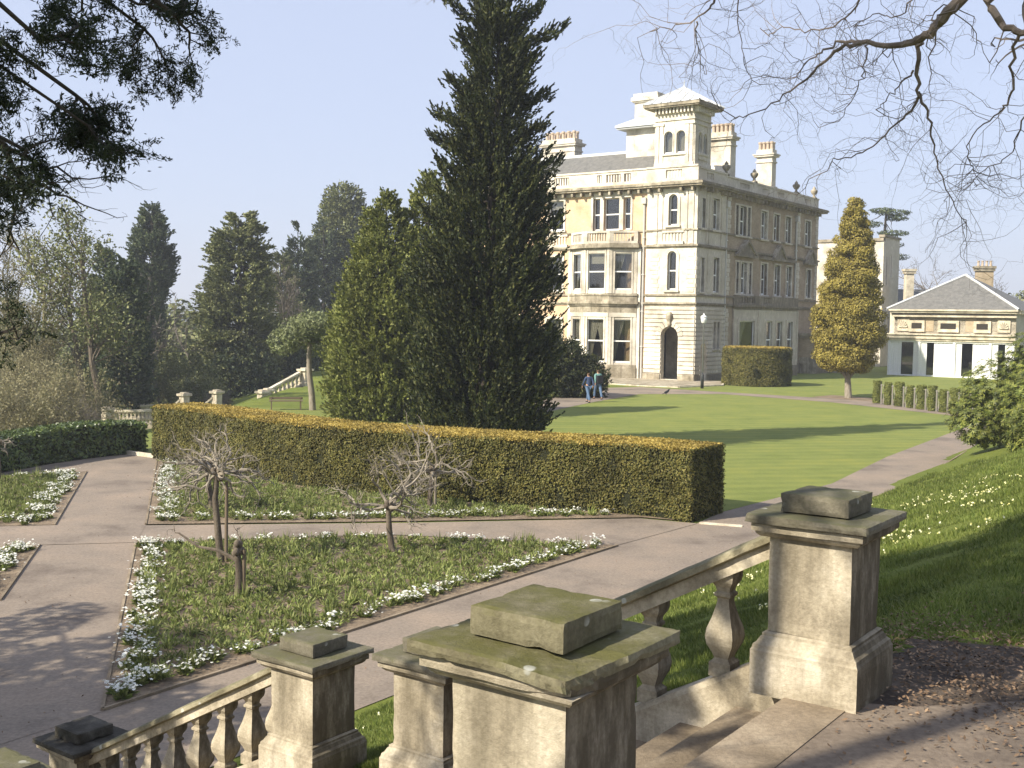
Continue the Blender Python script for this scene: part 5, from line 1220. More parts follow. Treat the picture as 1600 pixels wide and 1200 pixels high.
# golden cypress
x, y = gp(1323, 622)[:2]
rg = np.random.default_rng(46); gpf = np.array([(1.7, 1.0), (2.6, 1.75), (3.8, 2.0), (5.2, 2.0), (6.6, 1.85), (7.8, 1.55), (9.0, 1.2), (10.0, .95), (11.2, .6), (12.3, .22)]); GB = []
for k in range(300):
    z = 1.9+10.2*rg.random()**1.15; R0 = np.interp(z, gpf[:, 0], gpf[:, 1]); a = rg.uniform(0, 6.283); s_ = rg.uniform(.38, .72)*np.interp(z, [2, 9, 12], [1.1, .85, .5]); f = rg.uniform(.72, 1.0)*(R0-s_*.4)
    GB.append((f*math.cos(a)+.15*(z-6)/6, f*math.sin(a), z, s_*1.1, s_*1.1, s_*.72))
for z in np.arange(2.4, 12, 1.1): R0 = np.interp(z, gpf[:, 0], gpf[:, 1])*.82; GB.append((0, 0, z, R0, R0, .9))
blobs('golden_cypress', 'golden-leaved conical cypress with a short bare trunk on the lawn beyond the drum topiary', x, y, GB, 1900, 46, F['golden'], MT['bark_pale'], .14, .065, shell=.3,
      trunks=[(([.1, 0, -.1], [.05, 0, .7], [0, 0, 1.5], [0, 0, 3], [0, 0, 7], [0, 0, 11]), .25, .05), (([0, 0, 1.2], [-.6, 0, 2.0], [-1.0, 0, 2.6]), .12, .06), (([0, 0, 1.1], [.6, .1, 1.9], [1.1, 0, 2.7]), .11, .05)])
# cedar behind
p = at(1372, 500, 126); rg = np.random.default_rng(47)
CB = [(1.4, 0, 16.9, 1.9, 1.5, .38), (.2, .5, 17.2, 1.4, 1.5, .3), (1.7, 0, 16.3, 1.3, 1.2, .3), (1.2, -.5, 14.6, 1.8, 1.3, .35), (.6, 0, 13.3, 2.1, 1.4, .4), (-1.6, 0, 15.6, 1.8, 1.2, .4), (1.7, 0, 12.0, 1.6, 1.2, .4), (0, 0, 10.5, 2.2, 1.5, .5)]
blobs('cedar_tree', 'flat-layered dark cedar crown rising behind the golden cypress', p[0], p[1], CB, 400, 48, F['far_dark'], MT['bark_dark'], .3, .12, trunks=[(([0, 0, -.5], [0, 0, 8], [.3, 0, 13], [.5, 0, 17]), .4, .1)])
TP = dict(rmin=.016, lev=4, n=[7, 5, 4, 3], ang=(.35, .85), ratio=.55, up=[.3, .25, .12, .1], wob=.28, rr=.5, tip=.4, start=.2, start0=.25)
bare('bare_tree', 'leafless tree with fine twigs seen above the pavilion roof', *at(1474, 500, 135)[:2], 12.8, 51, MT['twig'], TP, r=.26)
bare('bare_tree', 'leafless tree at the right edge behind the brick chimney', *at(1568, 500, 150)[:2], 10.5, 52, MT['twig'], TP, r=.24)
blobs('evergreen_tree', 'distant olive-green evergreen crown at the right edge behind the flat-roofed building', *at(1596, 500, 150)[:2], [(0, 0, 6.5, 4, 3, 2.6), (2.5, 0, 8, 3, 3, 2.2), (5, 0, 7, 3, 3, 3)], 60, 53, F['far'], MT['bark_dark'], .5, .3, trunks=[(([0, 0, -.5], [0, 0, 6]), .3, .15)])
# rhododendron bank at the right
def rhodo(name, label, x, y, B, n_ros, seed, ll=.15):
    rg = np.random.default_rng(seed); z0 = tz(x, y); t = thing(name, (x, y, z0), label, 'shrub', 'rhododendrons on the bank at the right'); g = G(); gb_ = G()
    for dx, dy, z, rx, ry, rz in B:
        n = int(n_ros*(rx*ry+rx*rz+ry*rz)/3); d = rdir(rg, n); lump = 1+.10*np.sin(d[:, 0]*9+dx)*np.sin(d[:, 2]*8+z); C = np.array([x+dx, y+dy, z0+z])+d*(lump*(1-.3*rg.random(n)**2))[:, None]*np.array([rx, ry, rz])
        C = C[C[:, 2] > terrain(C[:, 0], C[:, 1])+.05]; d = unit(C-np.array([x+dx, y+dy, z0+z])); m = len(C); k = 9
        axis = unit(d*.8+np.array([0, 0, .7])+rg.normal(0, .25, (m, 3))); a = rg.uniform(0, 2*math.pi, (m, 1))+np.arange(k)[None]*2*math.pi/k
        e1 = unit(np.cross(axis, [.3, .2, .9])); e2 = np.cross(axis, e1); rd = np.cos(a)[..., None]*e1[:, None]+np.sin(a)[..., None]*e2[:, None]
        ax = unit(rd+axis[:, None]*rg.uniform(-.35, .35, (m, k, 1))); ctr = C[:, None]+ax*ll*.55; ww = unit(np.cross(ax, axis[:, None]))
        g.blades(ctr.reshape(-1, 3), (ax*ll*.5*rg.uniform(.8, 1.2, (m, k, 1))).reshape(-1, 3), (ww*ll*.16).reshape(-1, 3))
        bi = rg.random(m) < .10
        if bi.any(): P = C[bi]+axis[bi]*.04; leafcloud(gb_, np.repeat(P, 4, 0)+rg.normal(0, .008, (len(P)*4, 3)), np.repeat(axis[bi], 4, 0), .055, .04, rg, 1.2)
    put(g, 'foliage', F['rhodo'], t); 
    if gb_.V: put(gb_, 'flower_buds', F['bud'], t)
    g = G(); 
    for i in range(9): dx, dy, z, rx, ry, rz = B[i % len(B)]; g.tube(bend((x, y, z0-.1), (x+dx+rg.normal(0, .3), y+dy, z0+z+rg.uniform(-.2, .6)), rg, 5, .08), [.07, .055, .045, .03, .015], 5)
    put(g, 'stems', MT['bark'], t)
q = at(1575, 640, 33)
rhodo('rhododendron', 'large rhododendron with pale buds hanging over the bank, lower and nearer one', q[0]+1.75, 33.4, [(-.9, -.8, .2, 1.0, 1.0, .9), (.2, -.6, .9, 1.4, 1.1, 1.0), (1.2, -.3, 1.4, 1.6, 1.3, 1.3), (-.2, .4, .9, 1.4, 1.3, 1.1), (2.4, .3, 1.5, 1.8, 1.5, 1.6), (-1.35, -.9, -.15, .6, .6, .5), (2.2, -1.2, .7, 1.2, .9, .9)], 520, 61)
rhodo('rhododendron', 'taller rhododendron at the right edge in front of the pavilion, upper and rear one', q[0]+3.0, 37.5, [(-1.2, 0, 1.3, 1.4, 1.2, 1.4), (.2, 0, 2.3, 1.5, 1.3, 1.4), (1.4, 0, 3.1, 1.6, 1.4, 1.4), (2.8, 0, 2.8, 1.8, 1.6, 2.0), (-2.0, -.2, .6, 1.1, 1.0, .9), (1.0, .2, 1.0, 2.4, 1.5, 1.4)], 440, 62)
# ---- belt of trees on the falling ground at the left
BP = dict(rmin=.02, lev=4, n=[10, 6, 4, 3], ang=(.3, .8), ratio=.46, up=[.25, .45, .25, .1], wob=.22, rr=.42, tip=.3, start=.15, start0=.18)
def L2(px, Y): p = at(px, 500, Y); return p[0], p[1]
def HT(px, py, Y): p = at(px, py, Y); return p[2]-tz(p[0], p[1])
def tree_c(px, top, Y, wpx, seed, mat, label, prof=None, nt=900, name='evergreen_tree', **k):
    x, y = L2(px, Y); h = HT(px, top, Y); r = wpx/2/FPX*Y
    prof = prof or [(.03, .7), (.15, .95), (.4, 1.0), (.6, .85), (.78, .6), (.92, .35), (1, .08)]
    return conifer(name, label, x, y, h, [(a, b*r) for a, b in prof], int(nt*2.3), seed, F[mat], MT['bark_dark'], tl=k.pop('tl', 1.2), nleaf=k.pop('nleaf', 20), ll=k.pop('ll', .36), lw=k.pop('lw', .13), rt=.3, group=None, **k)
tree_c(375, 336, 88, 104, 71, 'far', 'broad olive-green conifer with an open crown, right of the leafless grey tree', [(.02, .8), (.2, 1.0), (.45, .98), (.62, .8), (.8, .62), (.93, .48), (1, .2)], 1500, up=.35)
tree_c(238, 324, 100, 50, 72, 'far_dark', 'narrow blue-green conifer with a thin top standing clear against the sky', [(.02, .2), (.3, .25), (.5, .55), (.62, .95), (.75, 1.0), (.87, .75), (.96, .4), (1, .1)], 850)
tree_c(198, 412, 74, 44, 73, 'far_dark', 'very dark yew beside the two bare trunks, right one of two', None, 800, name='yew_tree', lump=.3)
tree_c(165, 392, 78, 40, 74, 'far_dark', 'very dark yew beside the two bare trunks, left one of two', None, 700, name='yew_tree', lump=.3)
tree_c(465, 352, 118, 52, 75, 'far_dark', 'pointed dark conifer behind the parasol-shaped tree', None, 700)
tree_c(505, 345, 128, 62, 76, 'far_dark', 'blue-green conifer between the pointed one and the round-topped pine', None, 700)
x, y = L2(536, 132); h = HT(536, 292, 132)
blobs('pine_tree', 'grey-green pine with a rounded crown, highest of the far group', x, y, [(0, 0, h-1.6, 2.0, 1.7, 1.6), (-.8, 0, h-3, 1.7, 1.5, 1.4), (.9, 0, h-3.2, 1.6, 1.5, 1.5), (0, 0, h-5.2, 3, 2, 1.8), (2, 0, h-7, 3.2, 2, 2), (-1.5, 0, h-8, 3, 2.4, 2.5), (1.5, 0, h-11, 3.8, 2.5, 3)], 130, 77, F['far'], MT['bark_dark'], .42, .2, trunks=[(([0, 0, -.5], [0, 0, h*.5], [0, 0, h-3]), .4, .12)], tl=.8, nleaf=8)
tree_c(590, 345, 124, 90, 78, 'far_dark', 'dark conifer partly hidden behind the yellow-green conifers', None, 700)
tree_c(438, 400, 112, 60, 79, 'far', 'small evergreen between the broad olive conifer and the pointed dark one', None, 500)
bare('bare_tree', 'leafless grey tree between the narrow conifer and the broad olive one', *L2(288, 92), HT(288, 372, 92)*1.05, 81, MT['twig'], BP, r=.28)
bare('bare_tree', 'leafless brownish tree below the pointed dark conifer', *L2(446, 96), HT(446, 425, 96)*1.05, 82, MT['twig'], BP, r=.22)
bare('bare_tree', 'leafless brown tree right of the narrow conifer, low and spreading', *L2(255, 80), HT(255, 430, 80)*1.1, 83, MT['twig'], BP, r=.22)
BB = dict(BP); BB['n'] = [14, 6, 4, 3]; BB['ratio'] = .36; BB['start0'] = .28
bare('budding_tree', 'tall slender budding tree at the left, its twigs pale olive against the sky', *L2(118, 66), HT(118, 300, 66)*1.1, 84, MT['twig_olive'], BB, r=.24, buds=F['bud'], nb=3, bs=.11, lean=(-.03, 0))
bare('budding_tree', 'budding tree with a thin pale spire near the left edge', *L2(52, 70), HT(52, 322, 70)*1.08, 85, MT['twig_olive'], BB, r=.22, buds=F['bud'], nb=3, bs=.11)
bare('budding_tree', 'small budding tree between the two taller budding ones, lower crown', *L2(85, 60), HT(85, 420, 60)*1.05, 86, MT['twig_olive'], BB, r=.16, buds=F['bud'], nb=3, bs=.10)
for k, (px0, px1, top, Y, lab) in enumerate(((150, 128, 470, 58, 'bare tree trunk rising from the far grass beside the dark yews, right one of two'), (140, 100, 520, 60, 'slightly leaning bare trunk beside the dark yews, left one of two'))):
    x, y = L2(px0+8*k-4 if k else px0+4, Y); t = thing('tree', (x, y, tz(x, y)), lab, 'tree'); rg = np.random.default_rng(90+k); g = G(); z0 = tz(x, y)
    P1 = at(px1, top-70, Y); P = bend((x, y, z0-.2), tuple(P1), rg, 8, .012); g.tube(P, np.linspace(.19, .09, 8), 8); tips = []
    for i in range(14): j = rg.integers(3, 8); grow(g, P[j], (rg.normal(), rg.normal()*.5, .9), 2.2, .05, 2, rg, BP, tips)
    put(g, 'trunk', MT['bark'], t, False); C = np.array([p for p, d in tips]); C = np.repeat(C, 14, 0)+rg.normal(0, .28, (len(C)*14, 3)); g = G(); leafcloud(g, C, rdir(rg, len(C)), .17, .11, rg); put(g, 'ivy_leaves', F['far'], t)
# twiggy shrubs at the left edge and a band of undergrowth
SP = dict(lev=3, n=[5, 5, 4], ang=(.2, .7), ratio=.62, up=[.5, .4, .2], wob=.25, rr=.6, tip=.4, start=.1, start0=.1)
def shrub_twigs(name, label, px, top, Y, seed, mat, n=9, spread=.5, buds=None):
    x, y = L2(px, Y); h = HT(px, top, Y); rg = np.random.default_rng(seed); z0 = tz(x, y); t = thing(name, (x, y, z0), label, 'shrub'); g = G(); tips = []
    for i in range(n): grow(g, (x+rg.normal(0, .25), y+rg.normal(0, .25), z0-.1), (rg.normal(0, spread), rg.normal(0, spread), 1), h*.42, .06, 0, rg, SP, tips)
    put(g, 'stems', mat, t)
    if buds: C = np.repeat(np.array([p for p, d in tips]), 5, 0); C += rg.normal(0, .14, C.shape); put(leafcloud(G(), C, rdir(rg, len(C)), .11, .07, rg), 'spring_leaves', buds, t)
for k, (px, top, Y, b, lab) in enumerate([(25, 500, 48, F['bud'], 'fan of pale twigs of a large shrub at the left edge above the laurel hedge'), (75, 480, 54, F['bud'], 'rounded olive twiggy shrub left of the two bare trunks'), (-5, 470, 56, F['bud'], 'tall twiggy shrub cut by the left edge of the frame'),
     (110, 560, 50, None, 'low brown twiggy shrub just left of the pale far pier'), (265, 520, 80, F['far'], 'olive shrub behind the level far balustrade, left one'), (310, 560, 78, F['far'], 'yellow-green shrub behind the level far balustrade, right one'), (345, 590, 76, None, 'brown shrub behind the two pale piers over the hedge')]):
    shrub_twigs('shrub', lab, px, top, Y, 100+k, MT['twig_olive'] if b is not None else MT['twig'], 12, .5, b)
for k, (px, top, Y, wpx, lab) in enumerate([(250, 545, 84, 80, 'rounded olive evergreen shrub behind the level far balustrade'), (300, 560, 82, 70, 'light green evergreen shrub under the leafless grey tree'), (430, 520, 92, 90, 'dark evergreen shrub behind the far sloping balustrade'), (380, 540, 86, 80, 'dark evergreen shrub at the foot of the broad olive conifer'), (470, 545, 95, 80, 'dark evergreen shrub behind the trunk of the parasol-shaped tree'), (120, 575, 70, 90, 'olive evergreen shrub behind the two bare trunks'), (60, 585, 66, 90, 'olive evergreen undergrowth shrub near the left edge'), (10, 600, 60, 90, 'lowest olive evergreen shrub at the left edge above the laurel hedge')]):
    x, y = L2(px, Y); h = HT(px, top, Y); r = wpx/2/FPX*Y; q_ = [(0, 0, h*.5, r, r*.8, h*.5), (-r*.6, 0, h*.35, r*.7, r*.6, h*.4), (r*.6, 0, h*.35, r*.7, r*.6, h*.42)]
    blobs('shrub', lab, x, y, q_, 130, 120+k, F['far'] if k in (0, 1, 5, 6, 7) else F['far_dark'], MT['bark_dark'], .3, .14, cat='shrub', tl=.6, nleaf=7)
# far wood on the falling ground, one mass
rg = np.random.default_rng(140); g = G(); wloc = np.array([-45.0, 120, 0])
for k in range(95):
    a = rg.uniform(0, 1); Y = rg.uniform(112, 175); px = -30+a*680; x, y = L2(px, Y); topy = 500+rg.uniform(-22, 45)+22*math.sin(px*.021); h = max(3, HT(px, topy, Y)); r = rg.uniform(2.2, 4.2); z0 = tz(x, y); n = int(150+60*h)
    d = rdir(rg, n); C = np.array([x, y, z0+h*.5])+d*np.array([r, r, h*.52])*(1-.35*rg.random((n, 1))**2); leafcloud(g, C, d+np.array([0, 0, .5]), .75, .42, rg, .6)
local(g, wloc); o = g.build('far_wood', F['far'], None); o.location = tuple(wloc); tag(o, 'far wood filling the gaps low down between the trees at the left', 'wood', kind='stuff')

# ================================================================ garden: pollarded little trees
def pollard(label, x, y, trunk, crown_z, spread, seed, ntw=9, tl=.55, crown=True, extra=None, twist=.5, lev=2):
    rg = np.random.default_rng(seed); t = thing('pollard_tree', (x, y, .03), label, 'small tree', 'pollarded little trees in the flower beds'); g = G()
    P = np.array(trunk, float)+np.array([x, y, 0]); g.tube(P, np.linspace(.072, .05, len(P)), 9); top = P[-1]
    for k in range(7): g.lathe([(.02, -.05), (.05, -.02), (.06, .03), (.035, .07), (.01, .085)], 7, tuple(top+rg.normal(0, .04, 3)))
    put(g, 'trunk', MT['bark'], t, True)
    if crown:
        g = G(); PP = dict(lev=lev, n=[3, 3], ang=(.3, .8), ratio=.62, up=[.02, .12, .2], wob=.36, rr=.62, tip=.55, start=.25, start0=.3)
        for k in range(ntw):
            a = 2*math.pi*k/ntw+rg.uniform(-.3, .3); el = rg.uniform(-.05, .5)
            grow(g, top, (math.cos(a), math.sin(a), el), spread*rg.uniform(.5, .75), .034, 0, rg, PP, None, 5)
        put(g, 'branches', MT['bark_pale'], t)
    if extra: 
        g = G()
        for E_ in extra: E_ = np.array(E_, float)+np.array([x, y, 0]); g.tube(E_, np.linspace(.04, .015, len(E_)), 6); grow(g, E_[-1], E_[-1]-E_[-2], .35, .012, 1, rg, dict(lev=2, n=[3, 2], ang=(.4, .9), ratio=.6, up=[.2, .2], wob=.5, rr=.6), None, 4)
        put(g, 'low_branch', MT['bark'], t)
    return t
p1 = gp(345, 880)
pollard('tallest pollarded tree with a wide pale crown, standing in the near bed', p1[0], p1[1], [(0, 0, 0), (-.06, .02, .6), (-.12, .05, 1.2), (-.1, .1, 1.65)], 1.7, 1.15, 201, 11, lev=3)
p2 = gp(612, 868)
pollard('pollarded tree with a dark trunk standing alone in the middle of the near flower bed', p2[0], p2[1], [(.08, 0, 0), (.0, 0, .15), (-.05, 0, .5), (-.08, .02, .95)], 1.0, 1.4, 202, 10, lev=3)
p3 = gp(675, 797)
pollard('pollarded tree close to the curved hedge, its pale trunk doubled by a stake', p3[0], p3[1], [(-.06, 0, 0), (-.04, 0, .5), (.0, 0, .95)], 1.0, 1.3, 203, 10, lev=3)
p5 = gp(328, 800)
pollard('pollarded tree at the left of the far bed, twin dark trunks under a pale crown', p5[0], p5[1], [(.05, 0, 0), (.0, 0, .5), (-.1, 0, 1.1)], 1.0, 1.2, 207, 11, lev=3)
p4 = gp(372, 935)
pollard('stumpy pollard with no crown and one long bare branch reaching left', p4[0], p4[1], [(0, 0, 0), (.02, 0, .4), (-.02, 0, .8)], 1.0, .4, 204, 4, crown=False, extra=[[(0, 0, .62), (-.35, .05, .78), (-.7, .2, .8), (-1.05, .3, 1.0)], [(0, 0, .7), (.05, 0, .9), (.02, .02, 1.02)]])
p6 = gp(0, 757)
pollard('dark trunk of a pollard cut by the left edge of the frame', p6[0]-.05, p6[1], [(0, 0, 0), (.02, 0, .5), (-.02, 0, 1.1)], 1.0, .6, 206, 7)
for k, (p, dx, h, lab) in enumerate(((p1, .10, 1.5, 'stake beside the tall leaning pollard'), (p3, .07, .95, 'pale stake beside the pollard close to the hedge'), (p4, .09, .78, 'stake tied to the stumpy crownless pollard'), (p5, .12, 1.1, 'stake beside the twin-trunked pollard'))):
    g = G(); g.tube([(0, 0, -.1), (.01, 0, h)], [.035, .03], 7); o = g.build('tree_stake', MT['bark_pale'] if k == 1 else MT['wood'], None, True); o.location = (p[0]+dx, p[1], .03); tag(o, lab, 'stake')

# ================================================================ bedding plants and flowers
def inside(P, pts):
    P = np.array(P)[:, :2]; x, y = pts[:, 0], pts[:, 1]; c = np.zeros(len(pts), bool); j = len(P)-1
    for i in range(len(P)):
        with np.errstate(divide='ignore', invalid='ignore'):
            c ^= ((P[i, 1] > y) != (P[j, 1] > y)) & (x < (P[j, 0]-P[i, 0])*(y-P[i, 1])/(P[j, 1]-P[i, 1]+1e-12)+P[i, 0])
        j = i
    return c
def edge_dist(P, pts):
    P = np.array(P)[:, :2]; d = np.full(len(pts), 1e9)
    for a, b in zip(P, np.roll(P, -1, 0)):
        ab = b-a; t = np.clip(((pts-a)@ab)/(ab@ab), 0, 1); d = np.minimum(d, np.linalg.norm(pts-a-t[:, None]*ab, axis=1))
    return d
rg = np.random.default_rng(150)
for k, P in BEDS.items():
    A_ = np.array(P)[:, :2]; lo, hi = A_.min(0), A_.max(0); lo[0] = max(lo[0], -19); step = .168
    xs, ys = np.meshgrid(np.arange(lo[0], hi[0], step), np.arange(lo[1], hi[1], step)); pts = np.c_[xs.ravel(), ys.ravel()]+rg.normal(0, .07, (xs.size, 2)); ok = inside(P, pts); pts = pts[ok]; pts = pts[(edge_dist(P, pts) > .26)]
    pts = pts[rg.random(len(pts)) < .93]; n = len(pts); g = G(); kk = 26; sz = rg.uniform(.07, .15, (n, 1))*(1+.25*np.sin(pts[:, :1]*1.1)*np.sin(pts[:, 1:]*.9)); a = rg.uniform(0, 2*math.pi, (n, kk)); el = rg.uniform(.15, 1.15, (n, kk))
    ax = np.stack([np.cos(a)*np.cos(el), np.sin(a)*np.cos(el), np.sin(el)], -1); C = np.c_[pts, np.full(n, .04)][:, None]+ax*sz[..., None]*rg.uniform(.35, 1.1, (n, kk, 1)); wv = unit(np.cross(ax, rg.normal(size=(n, kk, 3))))
    g.blades(C.reshape(-1, 3), (ax*.045).reshape(-1, 3), (wv*.011).reshape(-1, 3))
    # taller strap leaves of bulbs here and there
    m = int(n*.085); q = pts[rg.integers(0, n, m)]; kk = 12; b = np.c_[q, np.full(m, .04)][:, None]+rg.normal(0, .03, (m, kk, 3))*[1, 1, 0]; tip = b+np.stack([rg.normal(0, .05, (m, kk)), rg.normal(0, .05, (m, kk)), rg.uniform(.16, .34, (m, kk))], -1)
    wv = np.stack([rg.normal(0, 1, (m, kk)), rg.normal(0, 1, (m, kk)), np.zeros((m, kk))], -1); g.spikes(b.reshape(-1, 3), tip.reshape(-1, 3), (unit(wv)*.011).reshape(-1, 3))
    loc = np.array([*pts.mean(0), .03]); local(g, loc); o = g.build('bedding_plants', F['bed']); o.location = tuple(loc); tag(o, 'low green bedding plants filling the %s flower bed' % k, 'bedding plants', kind='stuff')
# white flowering clumps along the bed edges: individuals sharing a few meshes
FLW = []
for s in range(5):
    rg = np.random.default_rng(160+s); t = thing('flower_clump', (0, 0, -50), 'x', 'flowers'); g = G(); n = 60; a = rg.uniform(0, 2*math.pi, n); el = rg.uniform(.2, 1.2, n); ax = np.stack([np.cos(a)*np.cos(el), np.sin(a)*np.cos(el), np.sin(el)], -1)
    g.blades(ax*.09*rg.uniform(.5, 1.1, (n, 1)), ax*.05, unit(np.cross(ax, rg.normal(size=(n, 3))))*.016); g.build('leaves', F['bed'], t)
    g = G(); m = rg.integers(22, 34); c = np.c_[rg.normal(0, .085, m), rg.normal(0, .085, m), rg.uniform(.09, .16, m)]
    for p in c:
        k = 5; a = np.arange(k)*2*math.pi/k+rg.uniform(0, 6); tl_ = unit(np.array([rg.normal(0, .35), rg.normal(0, .35), 1.0])); e1 = unit(np.cross(tl_, [1, .2, 0])); e2 = np.cross(tl_, e1)
        rd = np.cos(a)[:, None]*e1+np.sin(a)[:, None]*e2; g.blades(p+rd*.011, rd*.014, np.cross(tl_, rd)*.0105)
    g.build('petals', F['petal'], t); FLW.append(t)
def edge_rows(line, w0, w1, per_m, seed, side=1, prob=.9):
    rg = np.random.default_rng(seed); line = np.array(line, float)[:, :2]; out = []
    for a, b in zip(line[:-1], line[1:]):
        L_ = np.linalg.norm(b-a); d = (b-a)/L_; n_ = np.array([-d[1], d[0]])*side; m = int(L_*per_m)
        for i in range(m):
            if rg.random() < prob: out.append(a+d*(L_*(i+rg.random())/m)+n_*rg.uniform(w0, w1))
    return out
rowsets = [('clump of white flowers edging the near bed along the main path', edge_rows([g2(212, 852), g2(190, 958), g2(163, 1104)], .16, .46, 4.6, 1, 1, .95), 'white flower clumps edging the near bed along the main path'),
 ('clump of white flowers edging the near bed along the cross path', edge_rows([g2(212, 852), g2(600, 839), g2(960, 855)], .12, .40, 2.6, 2, -1, .8), 'white flower clumps edging the near bed along the cross path'),
 ('clump of white flowers edging the near bed along the lower path', edge_rows([g2(960, 856), g2(630, 959), g2(163, 1108)], .18, .45, 3.4, 3, -1, .8), 'white flower clumps edging the near bed along the lower path'),
 ('clump of white flowers edging the far bed along the main path', edge_rows([g2(246, 723), g2(229, 819)], .12, .6, 5.2, 4, 1, .95), 'white flower clumps edging the far bed along the main path'),
 ('clump of white flowers edging the far bed along the cross path', edge_rows([g2(229, 818), g2(640, 814), g2(1000, 808)], .12, .42, 3.8, 5, 1, .85), 'white flower clumps edging the far bed along the cross path'),
 ('clump of white flowers at the right edge of the far left bed', edge_rows([g2(135, 739), g2(86, 821)], .12, .75, 5.5, 6, -1, .95), 'white flower clumps at the right edge of the far left bed'),
 ('clump of white flowers along the front of the far left bed', edge_rows([g2(85, 820), g2(0, 822)], .12, .5, 3.6, 7, -1, .85), 'white flower clumps along the front of the far left bed'),
 ('clump of white flowers along the back of the far left bed', edge_rows([g2(132, 740), g2(0, 747)], .12, .5, 3.0, 9, 1, .85), 'white flower clumps along the back of the far left bed'),
 ('clump of white flowers edging the near left bed', edge_rows([g2(62, 855), g2(0, 938)], .12, .75, 5.5, 8, -1, .95)+edge_rows([g2(60, 855), g2(0, 860)], .12, .5, 3.5, 11, 1, .9), 'white flower clumps edging the near left bed')]
tot = sum(len(r[1]) for r in rowsets); rg = np.random.default_rng(170); cnt = 0; keep = min(1.0, 292/tot)
for lab, pts, grp in rowsets:
    # neighbouring clumps come in runs with gaps between, as planted
    for p in pts:
        if rg.random() > keep: continue
        if not any(inside(P, np.array([p]))[0] for P in BEDS.values()): continue
        src = FLW[rg.integers(0, 5)]; c = copy_tree(src); s_ = rg.uniform(.75, 1.2); c.location = (p[0], p[1], .03); c.scale = (s_, s_, s_); c.rotation_euler = (0, 0, rg.uniform(0, 6.28)); tag(c, lab, 'flowers', grp); cnt += 1
for t in FLW:
    for ch in children(t): bpy.data.objects.remove(ch)
    bpy.data.objects.remove(t)
print('flower clumps', cnt, 'of', tot)

# ================================================================ grass, daffodils and litter on the bank
rg = np.random.default_rng(180)
def scatter_uv(n, u0, u1, v0, v1, bias=0): u = rg.uniform(u0, u1, n); v = v0+(v1-v0)*rg.random(n)**(1+bias); return u, v
g = G(); u, v = scatter_uv(400000, -1.5, 9.3, -5.75, -34, 1.6)
ok = ~((u < 1.9) & (v > -6.75-(1.9-u)*.42)) & (u < utoe(v)-.02+.0*u); u, v = u[ok], v[ok]
P = np.outer(u, AU)+np.outer(v, AV); P[:, 2] = terrain(P[:, 0], P[:, 1])-.01
d = np.linalg.norm(P-np.array([0, 0, CAMZ]), axis=1); n = len(P); patch = .75+.35*np.sin(P[:, 0]*2.3+np.sin(P[:, 1]*1.7))*np.sin(P[:, 1]*2.9)
h = rg.uniform(.03, .075, n)*patch*(1+.03*d); wv = unit(np.c_[rg.normal(size=(n, 2)), np.zeros(n)])*(.0028+.00045*d)[:, None]
g.spikes(P, P+np.c_[rg.normal(0, .028, (n, 2)), h], wv); loc = UV(5, -12, 1.5); local(g, loc); o = g.build('bank_grass', F['grass']); o.location = tuple(loc); tag(o, 'rough grass covering the sloping bank at the right', 'grass', kind='stuff')
# daffodils and primroses
g = G(); cl = []
for k in range(40):
    t_ = rg.random(); u_ = 3.6+3.6*t_+rg.normal(0, .55); v_ = -7.5-16*rg.random()**.8; 
    cl.append((u_, v_))
for k in range(26): cl.append((rg.uniform(2.2, 8.3), rg.uniform(-26, -6.2)))
for u_, v_ in cl:
    m = rg.integers(3, 12); P = UV(u_, v_)+np.c_[rg.normal(0, .16, (m, 2)), np.zeros(m)]; P[:, 2] = terrain(P[:, 0], P[:, 1])+rg.uniform(.04, .10, m)
    leafcloud(g, np.repeat(P, 3, 0)+rg.normal(0, .008, (m*3, 3)), np.tile([-.3, -.5, 1.0], (m*3, 1)), .026, .022, rg, .7)
loc = UV(5, -12, 1.5); local(g, loc); o = g.build('bank_flowers', F['yellow']); o.location = tuple(loc); tag(o, 'small pale yellow and white flowers scattered over the grass bank', 'flowers', kind='stuff')
# worn earth at the top of the bank with leaf litter
pts = [(1.93, -5.3), (1.55, -5.45), (1.1, -5.92), (-.6, -7.05), (-.2, -7.6), (.7, -7.15), (1.4, -6.9), (1.9, -6.7), (2.25, -6.2), (2.2, -5.8)]
g = G(); c = np.mean(pts, 0); V = []; n = 48
for f in (0, .35, .7, 1.0):
    PP_ = resample(pts+[pts[0]], .25)[:-1]; V.append(c+(PP_-c)*f*(1+.05*np.sin(np.arange(len(PP_))*1.9))[:, None]); m = len(PP_)
V = np.vstack(V); W_ = np.outer(V[:, 0], AU)+np.outer(V[:, 1], AV); W_[:, 2] = terrain(W_[:, 0], W_[:, 1])+.006
struct(g.add(W_, [(j*m+i, j*m+(i+1) % m, (j+1)*m+(i+1) % m, (j+1)*m+i) for j in range(3) for i in range(m)]).build('bare_earth', MT['earth']))
g = G(); n = 5200; u = rg.normal(1.35, .7, n); v = rg.normal(-6.3, .65, n); n2 = 260; u = np.r_[u, rg.uniform(-1, 1.9, n2)]; v = np.r_[v, rg.uniform(-5.8, -3.0, n2)]; P = np.outer(u, AU)+np.outer(v, AV); P[:, 2] = np.maximum(terrain(P[:, 0], P[:, 1]), 0)+.028; 
leafcloud(g, P, np.tile([0, 0, 1.0], (len(P), 1)), .028, .014, rg, .35); loc = UV(1, -6, 2.78); local(g, loc); o = g.build('leaf_litter', F['litter']); o.location = tuple(loc); tag(o, 'dry leaf litter and needles on the bare earth beside the stair head', 'leaf litter', kind='stuff')
edging([uv2(1.6, -5.42), uv2(1.1, -5.95), uv2(-2.4, -8.3)], .05, 2.815, m=MT['step']) if False else None

